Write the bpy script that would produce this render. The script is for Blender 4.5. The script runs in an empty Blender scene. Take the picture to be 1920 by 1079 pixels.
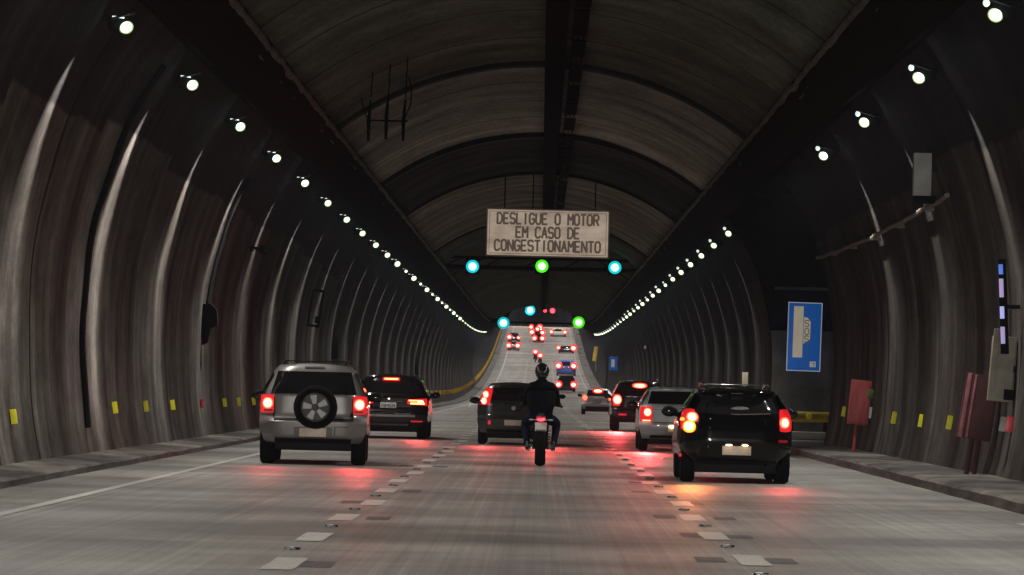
import bpy, bmesh, math, random
from mathutils import Vector, Matrix, noise
random.seed(7)
sc = bpy.context.scene
COL = sc.collection
# ------------------------------------------------------------------ camera
S = 0.0244            # roll seen in the photograph
K = 5/3               # metres per unit of distance down the tunnel (stations are laid out in these units)
F = 4200.0            # focal length in pixels of a 1920 px wide frame, per unit
VPX, VPY, EYE = 1012.0, 728.0, 1.35
cam = bpy.data.cameras.new('camera')
cam.sensor_width = 36.0
cam.lens = F*K/1920*36
cam.shift_x = -(VPX-960)/1920
cam.shift_y = (VPY-539.5)/1920
cam.clip_start = 0.1
cam.clip_end = 3000
co = bpy.data.objects.new('camera', cam)
co.matrix_world = Matrix.Translation((0, 0, EYE)) @ Matrix.Rotation(math.atan(S), 4, 'Y').inverted() @ Matrix.Rotation(math.radians(90), 4, 'X')
COL.objects.link(co)
sc.camera = co
# ------------------------------------------------------------------ world (nothing of it is seen inside the tunnel)
w = bpy.data.worlds.new('World'); sc.world = w; w.use_nodes = True
w.node_tree.nodes['Background'].inputs[0].default_value = (.02, .02, .025, 1)
w.node_tree.nodes['Background'].inputs[1].default_value = 0.1
sc.view_settings.view_transform = 'Standard'; sc.view_settings.look = 'None'
sc.view_settings.gamma = 1; sc.view_settings.exposure = 0.0
sc.cycles.use_denoising = True
sc.cycles.max_bounces = 5; sc.cycles.diffuse_bounces = 3; sc.cycles.glossy_bounces = 3
sc.cycles.volume_bounces = 0
sc.cycles.sample_clamp_indirect = 4
sc.cycles.caustics_reflective = False; sc.cycles.caustics_refractive = False
LAMP_W = 1050.0        # road flood of each wall lamp
STREAK_W = 620.0       # its narrow lobe down the wall
HEAD_W = 12000.0
# ------------------------------------------------------------------ helpers
def zr(y):
    """height of the road: level, then a sag curve, a steep grade and a crest"""
    if y < 170: return 0.0
    if y < 368: return (y-170)**2/4800
    z0 = 198**2/4800
    if y < 415: return z0+(y-368)*.0825
    z1 = z0+47*.0825
    return z1+(y-415)*.0825-(y-415)**2/900 if y < 600 else z1+185*.0825-185**2/900-(y-600)*.33
def W(px, py, d):
    dx = px-VPX; dy = VPY-py
    return Vector(((dx-dy*S)*d/F, d, EYE+(dy+dx*S)*d/F))
def tag(o, label=None, cat=None, group=None, kind=None):
    if label: o['label'] = label
    if cat: o['category'] = cat
    if group: o['group'] = group
    if kind: o['kind'] = kind
    return o
def empty(name, loc, rz=0, label=None, cat=None, group=None):
    o = bpy.data.objects.new(name, None); o.empty_display_size = .2
    o.location = loc; o.rotation_euler = (0, 0, rz); COL.objects.link(o)
    return tag(o, label, cat, group)
def copy_tree(o, parent=None):
    c = o.copy(); COL.objects.link(c); c.parent = parent
    for ch in list(o.children): copy_tree(ch, c)
    return c
class MB:
    def __init__(s): s.v = []; s.f = []; s.m = []; s.cm = 0
    def add(s, vs, fs):
        n = len(s.v); s.v += [tuple(v) for v in vs]
        s.f += [tuple(i+n for i in f) for f in fs]; s.m += [s.cm]*len(fs)
    def box(s, c, d, rot=None, bev=0):
        bm = bmesh.new(); bmesh.ops.create_cube(bm, size=1)
        for v in bm.verts: v.co = Vector((v.co.x*d[0], v.co.y*d[1], v.co.z*d[2]))
        if bev: bmesh.ops.bevel(bm, geom=bm.edges[:], offset=bev, segments=2, profile=.6, affect='EDGES')
        R = rot or Matrix.Identity(3)
        bm.verts.index_update()
        s.add([R @ v.co+Vector(c) for v in bm.verts], [[v.index for v in f.verts] for f in bm.faces]); bm.free()
        return s
    def tube(s, pts, r, n=10, caps=True):
        pts = [Vector(p) for p in pts]
        rs = r if isinstance(r, (list, tuple)) else [r]*len(pts)
        vs = []; up = None
        for i, p in enumerate(pts):
            t = (pts[min(i+1, len(pts)-1)]-pts[max(i-1, 0)]).normalized()
            if up is None: up = t.orthogonal().normalized()
            a = (up-t*up.dot(t)); a = a.normalized() if a.length > 1e-6 else t.orthogonal().normalized()
            up = a; b = t.cross(a)
            for k in range(n):
                th = 2*math.pi*k/n
                vs.append(p+(a*math.cos(th)+b*math.sin(th))*rs[i])
        fs = [(i*n+k, i*n+(k+1) % n, (i+1)*n+(k+1) % n, (i+1)*n+k) for i in range(len(pts)-1) for k in range(n)]
        if caps: fs += [tuple(reversed(range(n))), tuple((len(pts)-1)*n+k for k in range(n))]
        s.add(vs, fs); return s
    def lathe(s, prof, c, axis='X', n=28):
        """prof: (axial, radius) pairs turned about an axis"""
        vs = []
        for a, r in prof:
            for k in range(n):
                th = 2*math.pi*k/n; p, q = r*math.cos(th), r*math.sin(th)
                v = {'X': (a, p, q), 'Y': (p, a, q), 'Z': (p, q, a)}[axis]
                vs.append((v[0]+c[0], v[1]+c[1], v[2]+c[2]))
        fs = [(i*n+k, i*n+(k+1) % n, (i+1)*n+(k+1) % n, (i+1)*n+k) for i in range(len(prof)-1) for k in range(n)]
        s.add(vs, fs); return s
    def grid(s, fn, nu, nv):
        vs = [fn(i/nu, j/nv) for j in range(nv+1) for i in range(nu+1)]
        fs = [(j*(nu+1)+i, j*(nu+1)+i+1, (j+1)*(nu+1)+i+1, (j+1)*(nu+1)+i) for j in range(nv) for i in range(nu)]
        s.add(vs, fs); return s
    def ellipsoid(s, c, r, rot=None, nu=16, nv=10):
        R = rot or Matrix.Identity(3)
        def fn(u, v):
            a = 2*math.pi*u; b = math.pi*(v-.5)
            return R @ Vector((r[0]*math.cos(b)*math.cos(a), r[1]*math.cos(b)*math.sin(a), r[2]*math.sin(b)))+Vector(c)
        return s.grid(fn, nu, nv)
    def prism(s, poly, y0, y1):
        """polygon of (x, z) points extruded along y"""
        n = len(poly)
        s.add([(x, y0, z) for x, z in poly]+[(x, y1, z) for x, z in poly],
              [tuple(range(n)), tuple(reversed(range(n, 2*n)))]+[(i, i+n, (i+1) % n+n, (i+1) % n) for i in range(n)])
        return s
    def build(s, name, mats, parent=None, smooth=True, loc=None, ang=40, weld=True):
        me = bpy.data.meshes.new(name); me.from_pydata(s.v, [], s.f)
        mats = mats if isinstance(mats, (list, tuple)) else [mats]
        for m in mats: me.materials.append(m)
        me.polygons.foreach_set('material_index', s.m)
        bm = bmesh.new(); bm.from_mesh(me)
        if weld: bmesh.ops.remove_doubles(bm, verts=bm.verts, dist=1e-5)
        bmesh.ops.recalc_face_normals(bm, faces=bm.faces); bm.to_mesh(me); bm.free()
        if smooth:
            me.polygons.foreach_set('use_smooth', [True]*len(me.polygons))
            me.set_sharp_from_angle(angle=math.radians(ang))
        o = bpy.data.objects.new(name, me); COL.objects.link(o)
        if parent: o.parent = parent
        if loc is not None: o.location = loc
        return o
# ------------------------------------------------------------------ materials
def mat(name, col, rough=.6, metal=0, coat=0, emit=None, es=0, spec=.5):
    m = bpy.data.materials.new(name); m.use_nodes = True
    b = m.node_tree.nodes['Principled BSDF']
    b.inputs['Base Color'].default_value = (*col, 1); b.inputs['Roughness'].default_value = rough
    b.inputs['Metallic'].default_value = metal; b.inputs['Coat Weight'].default_value = coat
    b.inputs['Coat Roughness'].default_value = .05; b.inputs['Specular IOR Level'].default_value = spec
    if emit: b.inputs['Emission Color'].default_value = (*emit, 1); b.inputs['Emission Strength'].default_value = es
    return m
class NT:
    def __init__(s, m): s.t = m.node_tree; s.b = s.t.nodes['Principled BSDF']
    def n(s, ty, **kw):
        nd = s.t.nodes.new(ty)
        for k, v in kw.items():
            if k.startswith('i_'):
                key = k[2:]; key = int(key) if key.isdigit() else key.replace('_', ' ')
                nd.inputs[key].default_value = v
            else: setattr(nd, k, v)
        return nd
    def l(s, a, b): s.t.links.new(a, b)
    def noise(s, vec, scale, detail=4, rough=.55):
        n = s.n('ShaderNodeTexNoise'); n.inputs['Scale'].default_value = scale; n.inputs['Detail'].default_value = detail
        n.inputs['Roughness'].default_value = rough; s.l(vec, n.inputs['Vector']); return n.outputs['Fac']
    def mapping(s, scale, vec=None, loc=(0, 0, 0)):
        m = s.n('ShaderNodeMapping'); m.inputs['Scale'].default_value = scale; m.inputs['Location'].default_value = loc
        if vec is None: vec = s.n('ShaderNodeTexCoord').outputs['Object']
        s.l(vec, m.inputs['Vector']); return m.outputs['Vector']
    def ramp(s, fac, stops):
        r = s.n('ShaderNodeValToRGB'); e = r.color_ramp.elements
        while len(e) < len(stops): e.new(.5)
        for i, (p, c) in enumerate(stops):
            e[i].position = p; e[i].color = (*c, 1) if len(c) == 3 else c
        s.l(fac, r.inputs['Fac']); return r.outputs['Color']
    def math(s, op, a, b=None, c=None, clamp=False):
        m = s.n('ShaderNodeMath', operation=op, use_clamp=clamp)
        for i, v in enumerate((a, b, c)):
            if v is None: continue
            if isinstance(v, (int, float)): m.inputs[i].default_value = v
            else: s.l(v, m.inputs[i])
        return m.outputs[0]
    def mix(s, fac, a, b, blend='MIX'):
        m = s.n('ShaderNodeMix', data_type='RGBA', blend_type=blend)
        for key, v in ((0, fac), (6, a), (7, b)):
            if isinstance(v, (int, float)): m.inputs[key].default_value = v
            elif isinstance(v, tuple): m.inputs[key].default_value = (*v, 1)
            else: s.l(v, m.inputs[key])
        return m.outputs[2]
    def bump(s, h, strength=.3, dist=.02):
        b = s.n('ShaderNodeBump'); b.inputs['Strength'].default_value = strength; b.inputs['Distance'].default_value = dist
        s.l(h, b.inputs['Height']); s.l(b.outputs[0], s.b.inputs['Normal'])
def g(v): return (v, v, v)

def wall_material(side):
    m = mat('stained tunnel concrete', g(.15), 1.0, spec=.08); t = NT(m)
    tc = t.mapping((1, 1/K, 1))
    sep = t.n('ShaderNodeSeparateXYZ'); t.l(tc, sep.inputs[0]); X, Y, Z = sep.outputs
    # water stains run down the wall: noise stretched along the height
    a = t.noise(t.mapping((.02, 1.15, .10), tc), 1.0, 5, .6)
    b = t.noise(t.mapping((.05, 3.6, .22), tc), 1.0, 5, .65)
    c = t.noise(t.mapping((1, 1, 1), tc), 1.4, 6, .65); c2 = t.noise(t.mapping((1, 1.6, .8), tc), 6, 6, .75)
    s1 = t.math('ADD', t.math('MULTIPLY', a, .84), t.math('MULTIPLY', b, .16))
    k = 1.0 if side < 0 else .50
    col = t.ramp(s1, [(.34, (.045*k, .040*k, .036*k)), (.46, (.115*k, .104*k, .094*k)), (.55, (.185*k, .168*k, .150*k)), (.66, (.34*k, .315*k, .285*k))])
    blotch = t.mix(1.0, t.ramp(c, [(.3, g(.62)), (.7, g(1.25))]), t.ramp(c2, [(.3, g(.78)), (.7, g(1.2))]), 'MULTIPLY')
    col = t.mix(1.0, col, blotch, 'MULTIPLY')
    # painted black zone high on the wall, its lower edge steps from ring to ring
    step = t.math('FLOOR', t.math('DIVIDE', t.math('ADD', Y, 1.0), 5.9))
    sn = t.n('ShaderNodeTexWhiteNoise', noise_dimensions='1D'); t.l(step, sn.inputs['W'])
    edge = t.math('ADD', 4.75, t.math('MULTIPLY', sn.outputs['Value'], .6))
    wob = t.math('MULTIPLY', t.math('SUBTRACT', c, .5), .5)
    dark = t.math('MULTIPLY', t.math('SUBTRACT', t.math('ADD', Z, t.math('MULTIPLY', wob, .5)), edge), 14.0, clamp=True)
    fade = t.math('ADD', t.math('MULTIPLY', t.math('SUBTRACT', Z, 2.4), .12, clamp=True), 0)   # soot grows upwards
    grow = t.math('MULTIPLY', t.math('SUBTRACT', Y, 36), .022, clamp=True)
    # far rings are darker as a whole
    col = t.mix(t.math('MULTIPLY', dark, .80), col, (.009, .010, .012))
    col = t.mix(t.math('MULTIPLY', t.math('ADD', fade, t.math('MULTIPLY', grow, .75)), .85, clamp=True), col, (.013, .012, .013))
    # ring joints: thin dark seams
    fr = t.math('FRACT', t.math('DIVIDE', t.math('ADD', Y, 3.3 if side < 0 else 1.2), 11.8))
    seam = t.math('LESS_THAN', fr, .008)
    col = t.mix(t.math('MULTIPLY', seam, .9), col, (.008, .008, .008))
    # dirt splashed up from the road
    low = t.math('MULTIPLY', t.math('SUBTRACT', .9, t.math('ADD', Z, t.math('MULTIPLY', wob, 1.5))), .9, clamp=True)
    col = t.mix(t.math('MULTIPLY', low, .45), col, (.035, .031, .028))
    t.l(col, t.b.inputs['Base Color'])
    h = t.math('ADD', t.math('MULTIPLY', c, .8), t.math('MULTIPLY', t.noise(tc, 9, 6, .7), .6))
    t.bump(h, .45, .05)
    return m
def ceiling_material():
    m = mat('sooty vault concrete', g(.1), 1.0, spec=.05); t = NT(m)
    tc = t.mapping((1, 1/K, 1))
    sep = t.n('ShaderNodeSeparateXYZ'); t.l(tc, sep.inputs[0]); X, Y, Z = sep.outputs
    a = t.noise(t.mapping((.12, .7, .12), tc), 1.0, 3, .5)
    c = t.noise(tc, .8, 5)
    # each stretch of the vault has its own tone
    def band(y0, y1, colr, col):
        f = t.math('MULTIPLY', t.math('GREATER_THAN', Y, y0), t.math('LESS_THAN', Y, y1))
        return t.mix(f, col, colr)
    col = t.mix(0.0, (.125, .130, .106), (.125, .130, .106))
    col = band(54.6, 69.4, (.33, .295, .26), col)
    col = band(69.4, 82, (.042, .040, .038), col)
    col = band(82, 104, (.20, .172, .145), col)
    col = band(104, 126, (.075, .070, .058), col)
    col = band(126, 400, (.075, .075, .062), col)
    col = band(400, 2000, (.34, .22, .13), col)  # brown of the warm-lit vault past the crest, painted in
    r = t.ramp(a, [(.3, g(.8)), (.5, g(1.1)), (.72, g(1.6))])
    col = t.mix(1.0, col, r, 'MULTIPLY')
    col = t.mix(1.0, col, t.ramp(c, [(.3, g(.7)), (.7, g(1.2))]), 'MULTIPLY')
    fr = t.math('FRACT', t.math('DIVIDE', t.math('ADD', Y, 1.4), 3.7))
    col = t.mix(t.math('MULTIPLY', t.math('LESS_THAN', fr, .03), .7), col, (.012, .012, .011))
    t.l(col, t.b.inputs['Base Color']); col = t.mix(1.0, col, t.ramp(t.noise(t.mapping((1, .6, 1), tc), 7, 6, .7), [(.3, g(.75)), (.7, g(1.25))]), 'MULTIPLY'); t.l(col, t.b.inputs['Base Color']); t.bump(t.math('ADD', a, t.noise(tc, 6, 4)), .6, .06)
    return m
def road_material():
    m = mat('worn concrete road', g(.2), .4); t = NT(m)
    tc = t.mapping((1, 1/K, 1))
    fine = t.noise(tc, 60, 3); mid = t.noise(tc, 1.2, 5)
    longi = t.noise(t.mapping((11, .05, 1), tc), 1.0, 6, .75)       # tyre scratches along the lanes
    lane = t.noise(t.mapping((.9, .02, 1), tc), 1.0, 2, .5)
    trans = t.noise(t.mapping((.12, .42, 1), tc), 1.0, 4, .55)      # cross bands painted in for the pools of lamp light
    col = t.ramp(longi, [(.25, (.145, .138, .129)), (.55, (.225, .216, .203)), (.78, (.33, .318, .298))])
    col = t.mix(1.0, col, t.ramp(trans, [(.36, (.55, .52, .50)), (.50, (.95, .93, .91)), (.65, (1.32, 1.31, 1.28))]), 'MULTIPLY')
    col = t.mix(1.0, col, t.ramp(mid, [(.3, g(.8)), (.7, g(1.15))]), 'MULTIPLY')
    col = t.mix(1.0, col, t.ramp(lane, [(.35, (.86, .84, .84)), (.65, (1.08, 1.08, 1.05))]), 'MULTIPLY')
    col = t.mix(1.0, col, t.ramp(fine, [(.3, g(.62)), (.7, g(1.4))]), 'MULTIPLY')
    t.l(col, t.b.inputs['Base Color'])
    t.l(t.ramp(t.math('ADD', t.math('MULTIPLY', trans, .7), t.math('MULTIPLY', longi, .3)), [(.35, g(.62)), (.65, g(.47))]), t.b.inputs['Roughness'])
    t.bump(t.math('ADD', t.math('MULTIPLY', fine, .5), longi), .25, .006)
    return m
def worn(name, c1, c2, scale=3, rough=.7, metal=0, stretch=(1, 1, 1), bump=.2):
    m = mat(name, c1, rough, metal); t = NT(m)
    v = t.mapping(stretch); a = t.noise(v, scale, 6, .6)
    t.l(t.ramp(a, [(.32, c1), (.66, c2)]), t.b.inputs['Base Color']); t.bump(a, bump, .02)
    return m
def paint_marking():
    """worn road paint: chipped where the concrete shows through"""
    m = mat('worn white road paint', g(.6), .5); t = NT(m)
    tc = t.n('ShaderNodeTexCoord').outputs['Object']
    a = t.noise(tc, 7, 5, .7); b = t.noise(tc, 1.6, 3)
    f = t.math('MULTIPLY', t.math('SUBTRACT', t.math('ADD', a, t.math('MULTIPLY', b, .5)), .55), 6, clamp=True)
    t.l(t.mix(f, (.28, .268, .245), (.46, .445, .41)), t.b.inputs['Base Color']); return m
def car_paint(name, col, metal, rough, coat=1.0, dirtc=(.07, .062, .055), dirtk=1.0):
    m = mat(name, col, rough, metal, coat, spec=.5 if coat > .5 else .25); t = NT(m)
    tc = t.n('ShaderNodeTexCoord').outputs['Object']
    a = t.noise(tc, 2.2, 5); sep = t.n('ShaderNodeSeparateXYZ'); t.l(tc, sep.inputs[0])
    dirt = t.math('MULTIPLY', t.math('SUBTRACT', t.math('ADD', .25, t.math('MULTIPLY', a, .5)), t.math('MULTIPLY', sep.outputs[2], .55)), 1.0, clamp=True)
    dirt = t.math('MULTIPLY', dirt, dirtk); t.l(t.mix(dirt, col, dirtc), t.b.inputs['Base Color'])
    t.l(t.math('ADD', rough, t.math('MULTIPLY', dirt, .5)), t.b.inputs['Roughness'])
    return m
M = dict(
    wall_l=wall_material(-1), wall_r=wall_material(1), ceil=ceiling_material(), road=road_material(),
    paint=paint_marking(),
    kerb=worn('dirty kerb concrete', (.030, .028, .025), (.20, .185, .165), 1.3, .95, stretch=(1, .5, 1), bump=.8),
    kerbface=worn('tyre blackened kerb', (.008, .008, .008), (.075, .07, .062), 1.6, .95, stretch=(1, .6, 4), bump=.6),
    bay=worn('grey bay wall', (.05, .047, .043), (.15, .14, .125), .7, .9),
    baydark=worn('sooty bay wall', (.008, .008, .009), (.02, .02, .022), .5, .9),
    beam=worn('black cable trunking', (.003, .0035, .004), (.006, .006, .0065), 2, .95),
    crust=worn('dusty cable ledge', (.03, .026, .023), (.10, .088, .078), 2.2, .9, stretch=(1, .6, 1), bump=.8),
    black=worn('black painted steel', (.008, .008, .009), (.02, .02, .02), 5, .6),
    blackm=mat('matt black metal', g(.006), .9, spec=.15),
    steel=worn('dull galvanised steel', (.16, .16, .16), (.30, .30, .29), 8, .5, .6),
    greyb=worn('grey painted cabinet', (.26, .26, .25), (.42, .42, .40), 3, .7),
    palecab=worn('beige cabinet paint', (.16, .15, .12), (.26, .24, .20), 3, .7),
    red=worn('faded red cabinet paint', (.17, .018, .02), (.33, .05, .05), 3, .6, stretch=(3, 3, .6)),
    darkred=worn('dark red cabinet paint', (.025, .002, .003), (.06, .006, .009), 3, .7),
    pinkred=worn('scuffed red trim', (.20, .05, .06), (.34, .12, .13), 6, .6),
    yellow=mat('yellow reflective sheeting', (.98, .90, .0), .5),
    amber=mat('amber reflective sheeting', (.85, .50, .03), .4),
    redref=mat('red reflective sheeting', (.75, .03, .05), .4),
    whiteref=mat('white reflective sheeting', (.8, .78, .76), .4),
    guard=worn('yellow guard rail paint', (.30, .20, .02), (.62, .45, .05), 1.5, .6, stretch=(.6, 1, 2)),
    signface=None, lettering=mat('dark sign lettering', (.12, .09, .07), .7, emit=(.12, .09, .07), es=.5),  # letters share the glow added to the sign face
    signframe=worn('dusty sign frame', (.30, .24, .20), (.45, .37, .31), 4, .6),
    blue=worn('blue sign sheeting', (.004, .10, .42), (.006, .16, .58), 1.2, .45, bump=.02),
    signwhite=worn('cream sign sheeting', (.68, .60, .46), (.80, .72, .58), 3, .5, bump=.02),
    white=mat('white sign border', (.75, .75, .78), .4),
    rubber=worn('tyre rubber', (.004, .004, .004), (.010, .0095, .009), 30, .95),
    alloy=mat('alloy wheel metal', g(.13), .4, .5), rimdark=mat('dark rim recess', g(.02), .5),
    glass=mat('tinted car glass', (.006, .006, .007), .04, 0, .6),
    glass2=mat('rear glass seen through', (.012, .012, .014), .08, 0, .6),
    plastic=mat('black car plastic', g(.006), .6, spec=.15), chrome=mat('chrome trim', g(.7), .12, 1),
    plate=worn('lit number plate', (.52, .42, .33), (.66, .55, .44), 14, .4, bump=.02),  # warm plate-lamp light is put into this colour
    platew=mat('grey number plate', (.62, .62, .60), .4),
    platetext=mat('plate lettering', (.03, .03, .03), .5),
    lensred=mat('red tail light lens', (.35, .005, .008), .12, 0, 1.0, emit=(1, .02, .03), es=.75),
    reddim=mat('dim glowing red lens', (.30, .006, .01), .15, 0, 1.0, emit=(1, .01, .03), es=.12),  # faint glow added though the lens is not lit
    reflect=mat('glowing red bumper reflector', (.5, .01, .02), .2, 0, 1.0, emit=(1, .02, .06), es=.6),  # emission stands in for light the reflector throws back
    hot=mat('lit brake bulb', (1, .1, .05), .3, emit=(1, .13, .055), es=20),
    mid=mat('lit brake glow', (1, .05, .03), .3, emit=(1, .045, .02), es=9),
    led=mat('lit red led strip', (1, .1, .05), .3, emit=(1, .12, .03), es=20),
    orange=mat('lit orange indicator', (1, .5, .05), .3, emit=(1, .42, .06), es=60),
    orangedim=mat('orange lens glow', (1, .4, .02), .3, emit=(1, .33, .01), es=1.6),
    platelamp=mat('plate lamp', (1, .8, .5), .3, emit=(1, .72, .42), es=9),
    farrim=mat('far red lens', (1, .03, .03), .3, emit=(1, .035, .03), es=1.3),
    farred=mat('far brake light', (1, .1, .08), .3, emit=(1, .30, .22), es=5),
    lens=mat('white lamp lens', (1, 1, 1), .3, emit=(.86, 1, .93), es=12),
    lensfar=mat('yellowish lamp lens', (1, 1, .8), .3, emit=(.92, 1, .70), es=3.2),
    glint=mat('lamp reflection glow', (1, 1, 1), .3, emit=(.62, .75, .74), es=1.1),
    fringe=mat('lamp colour fringe', (.8, .9, .5), .3, emit=(.50, .72, .30), es=.8),  # glow round the lens stands in for colour fringing
    cyan=mat('cyan signal core', (.3, 1, 1), .3, emit=(.30, 1, 1), es=4), cyanring=mat('cyan signal rim', (0, .6, .7), .3, emit=(0.0, .52, .60), es=1.0),
    green=mat('green signal core', (.4, 1, .4), .3, emit=(.34, 1, .30), es=3.4), greenring=mat('green signal rim', (.1, .8, 0), .3, emit=(.06, .85, .0), es=1.0),
    redsig=mat('red signal core', (1, .1, .1), .3, emit=(1, .05, .08), es=3),
    jacket=worn('black riding jacket', (.002, .002, .003), (.006, .006, .008), 9, .75, bump=.5),
    jeans=worn('dark blue jeans', (.003, .005, .014), (.010, .013, .032), 12, .9, bump=.3),
    boot=mat('black leather boot', g(.012), .4), sole=mat('pale boot sole', (.45, .43, .38), .7),
    helmet=mat('glossy black helmet', g(.01), .08, 0, 1.0), skin=mat('skin', (.35, .2, .14), .6),
    helm2=mat('silver helmet graphic', g(.45), .2, .4, 1.0),
    bike=mat('black motorcycle paint', g(.014), .15, 0, 1.0), bikemetal=mat('brushed exhaust metal', g(.45), .28, 1.0),
    silver=car_paint('silver car paint', (.23, .22, .21), .55, .38), silver2=car_paint('cool silver car paint', (.58, .61, .63), .45, .38),
    blackcar=car_paint('gloss black car paint', (.004, .0035, .004), 0, .10, dirtc=(.005, .004, .004), dirtk=.2, coat=.22), darkcar=car_paint('dark grey car paint', (.055, .064, .060), .45, .26, dirtc=(.05, .05, .048)),
    maroon=car_paint('very dark car paint', (.010, .007, .008), .3, .18, dirtc=(.02, .016, .014)), vanblue=mat('blue van paint', (.05, .09, .33), .5), vanwhite=mat('white van paint', (.6, .58, .56), .5),
)
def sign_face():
    m = mat('glowing cream sign face', (.5, .4, .33), .6); t = NT(m)
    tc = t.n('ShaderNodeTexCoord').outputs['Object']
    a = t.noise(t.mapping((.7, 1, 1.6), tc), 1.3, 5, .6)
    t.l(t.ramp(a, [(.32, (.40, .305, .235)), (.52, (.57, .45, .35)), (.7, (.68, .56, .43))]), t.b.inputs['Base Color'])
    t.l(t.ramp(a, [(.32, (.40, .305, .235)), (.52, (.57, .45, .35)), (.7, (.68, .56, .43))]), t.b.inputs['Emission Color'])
    t.b.inputs['Emission Strength'].default_value = .52   # added glow lifts the brightness of the sign
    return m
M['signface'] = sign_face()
for k, c_, e_ in (('blue', (.004, .10, .42), .35), ('signwhite', (.70, .60, .45), .28), ('white', (.7, .72, .85), .22)):   # added glow on the blue signs and cream panel too
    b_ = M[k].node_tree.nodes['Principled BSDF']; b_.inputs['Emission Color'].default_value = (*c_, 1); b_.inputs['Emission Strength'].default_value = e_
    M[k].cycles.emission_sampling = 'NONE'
for k in ('beam', 'black', 'baydark', 'jacket', 'jeans', 'rubber'): M[k].node_tree.nodes['Principled BSDF'].inputs['Specular IOR Level'].default_value = .05
for k in ('yellow', 'amber', 'redref', 'whiteref', 'lens', 'glint', 'cyan', 'cyanring', 'greenring', 'green', 'farred', 'platew', 'reddim', 'lensred', 'redsig', 'reflect'):
    M[k].cycles.emission_sampling = 'NONE'
M['fringe'].cycles.emission_sampling = M['lensfar'].cycles.emission_sampling = 'NONE'
# ------------------------------------------------------------------ lamps light the tunnel
def spot(name, loc, direction, energy, size, blend, col, parent=None, radius=.1):
    l = bpy.data.lights.new(name, 'SPOT'); l.energy = energy; l.spot_size = math.radians(size); l.spot_blend = blend
    l.color = col; l.shadow_soft_size = radius
    o = bpy.data.objects.new(name, l); COL.objects.link(o); o.location = loc
    o.rotation_euler = Vector(direction).to_track_quat('-Z', 'Y').to_euler()
    if parent: o.parent = parent
    return o
for s in (-.62, .62):   # dipped head lamps of the car the photograph is taken from
    spot('head_lamp', (s-.1, 1.2, .68), (0, 1, .012), HEAD_W, 46, 1.0, (1, .95, .88), radius=.06)
# ------------------------------------------------------------------ tunnel shell
XC = -.10
WP = [(7.02, .05), (7.12, .5), (7.2, 1.1), (7.25, 2.2), (7.2, 3.2), (7.03, 4.11), (6.68, 5.22), (6.17, 6.2), (5.6, 6.95), (5.05, 7.5)]
def wprof(t):
    """wall profile, t in 0..1 -> (offset from centre, z)"""
    x = t*(len(WP)-1); i = min(int(x), len(WP)-2); f = x-i
    p = [WP[max(i-1, 0)], WP[i], WP[i+1], WP[min(i+2, len(WP)-1)]]
    def cr(k): 
        a, b, c, d = (q[k] for q in p)
        return .5*((2*b)+(-a+c)*f+(2*a-5*b+4*c-d)*f*f+(-a+3*b-3*c+d)*f**3)
    return cr(0), cr(1)
def wx(z):
    for k in range(200):
        x, zz = wprof(k/199)
        if zz >= z: return x
    return 5.0
def yrows(y0, y1):
    ys = []; y = y0
    while y < y1-.01:
        ys.append(y); y += .28 if y < 90 else (.8 if y < 180 else 2.5)
    return ys+[y1]
def relief(y, side):
    s = 31.7 if side > 0 else 0
    n = noise.noise(Vector((y*.55+s, 0, 0)))*.045+noise.noise(Vector((y*1.5+s, 3, 0)))*.008
    return n
def wall_mesh(mb, y0, y1, side, bands=34):
    ys = yrows(y0, y1); vs = []
    for y in ys:
        for k in range(bands+1):
            x, z = wprof(k/bands)
            r = relief(y+.25*noise.noise(Vector((y*.2, z*.35, side))), side)*(1 if k > 2 else .4)+.02*noise.noise(Vector((side*4, y*.8, z*.8)))
            vs.append((XC+side*(x+r), y, z+zr(y)))
    n = bands+1
    mb.add(vs, [(j*n+k, j*n+k+1, (j+1)*n+k+1, (j+1)*n+k) for j in range(len(ys)-1) for k in range(bands)])
BAY0, BAY1 = 54.6, 69.4
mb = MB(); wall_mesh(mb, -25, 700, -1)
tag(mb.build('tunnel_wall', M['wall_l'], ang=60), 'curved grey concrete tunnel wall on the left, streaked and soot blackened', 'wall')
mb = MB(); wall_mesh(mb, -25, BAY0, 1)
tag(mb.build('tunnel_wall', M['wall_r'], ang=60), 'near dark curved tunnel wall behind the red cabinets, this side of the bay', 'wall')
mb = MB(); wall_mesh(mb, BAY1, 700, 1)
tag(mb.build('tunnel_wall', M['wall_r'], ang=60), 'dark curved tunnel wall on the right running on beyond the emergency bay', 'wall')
# ceiling vault
CA = 9.25; CR = (5.05**2+1.75**2)/(2*1.75)
def ceil_z(x): return CA-CR+math.sqrt(CR*CR-x*x)
def ceil_mesh(mb, y0, y1, drop=0.0, edge=5.05):
    ys = yrows(y0, y1); n = 29; vs = []
    for y in ys:
        for k in range(n):
            x = -edge+2*edge*k/(n-1)
            vs.append((XC+x, y, ceil_z(x)+zr(y)-drop+.03*noise.noise(Vector((x*.4, y*.7, 0)))))
    mb.add(vs, [(j*n+k, j*n+k+1, (j+1)*n+k+1, (j+1)*n+k) for j in range(len(ys)-1) for k in range(n-1)])
mb = MB(); ceil_mesh(mb, -25, 700)
ceil_o = tag(mb.build('tunnel_ceiling', M['ceil'], ang=60), 'dark vaulted concrete tunnel ceiling with toned rings and joints', 'ceiling')
def arch_rib(y, depth, drop, mm):
    m_ = MB(); n = 33; vs = []
    for (yy, dr) in ((y, -.1), (y, drop), (y+depth, drop), (y+depth, -.1)):
        for k in range(n):
            x = -5.05+10.1*k/(n-1); vs.append((XC+x, yy, ceil_z(x)-dr))
    m_.add(vs, [(j*n+k, j*n+k+1, ((j+1) % 4)*n+k+1, ((j+1) % 4)*n+k) for j in range(4) for k in range(n-1)])
    return m_.build('arch_rib', mm, ceil_o)
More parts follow.
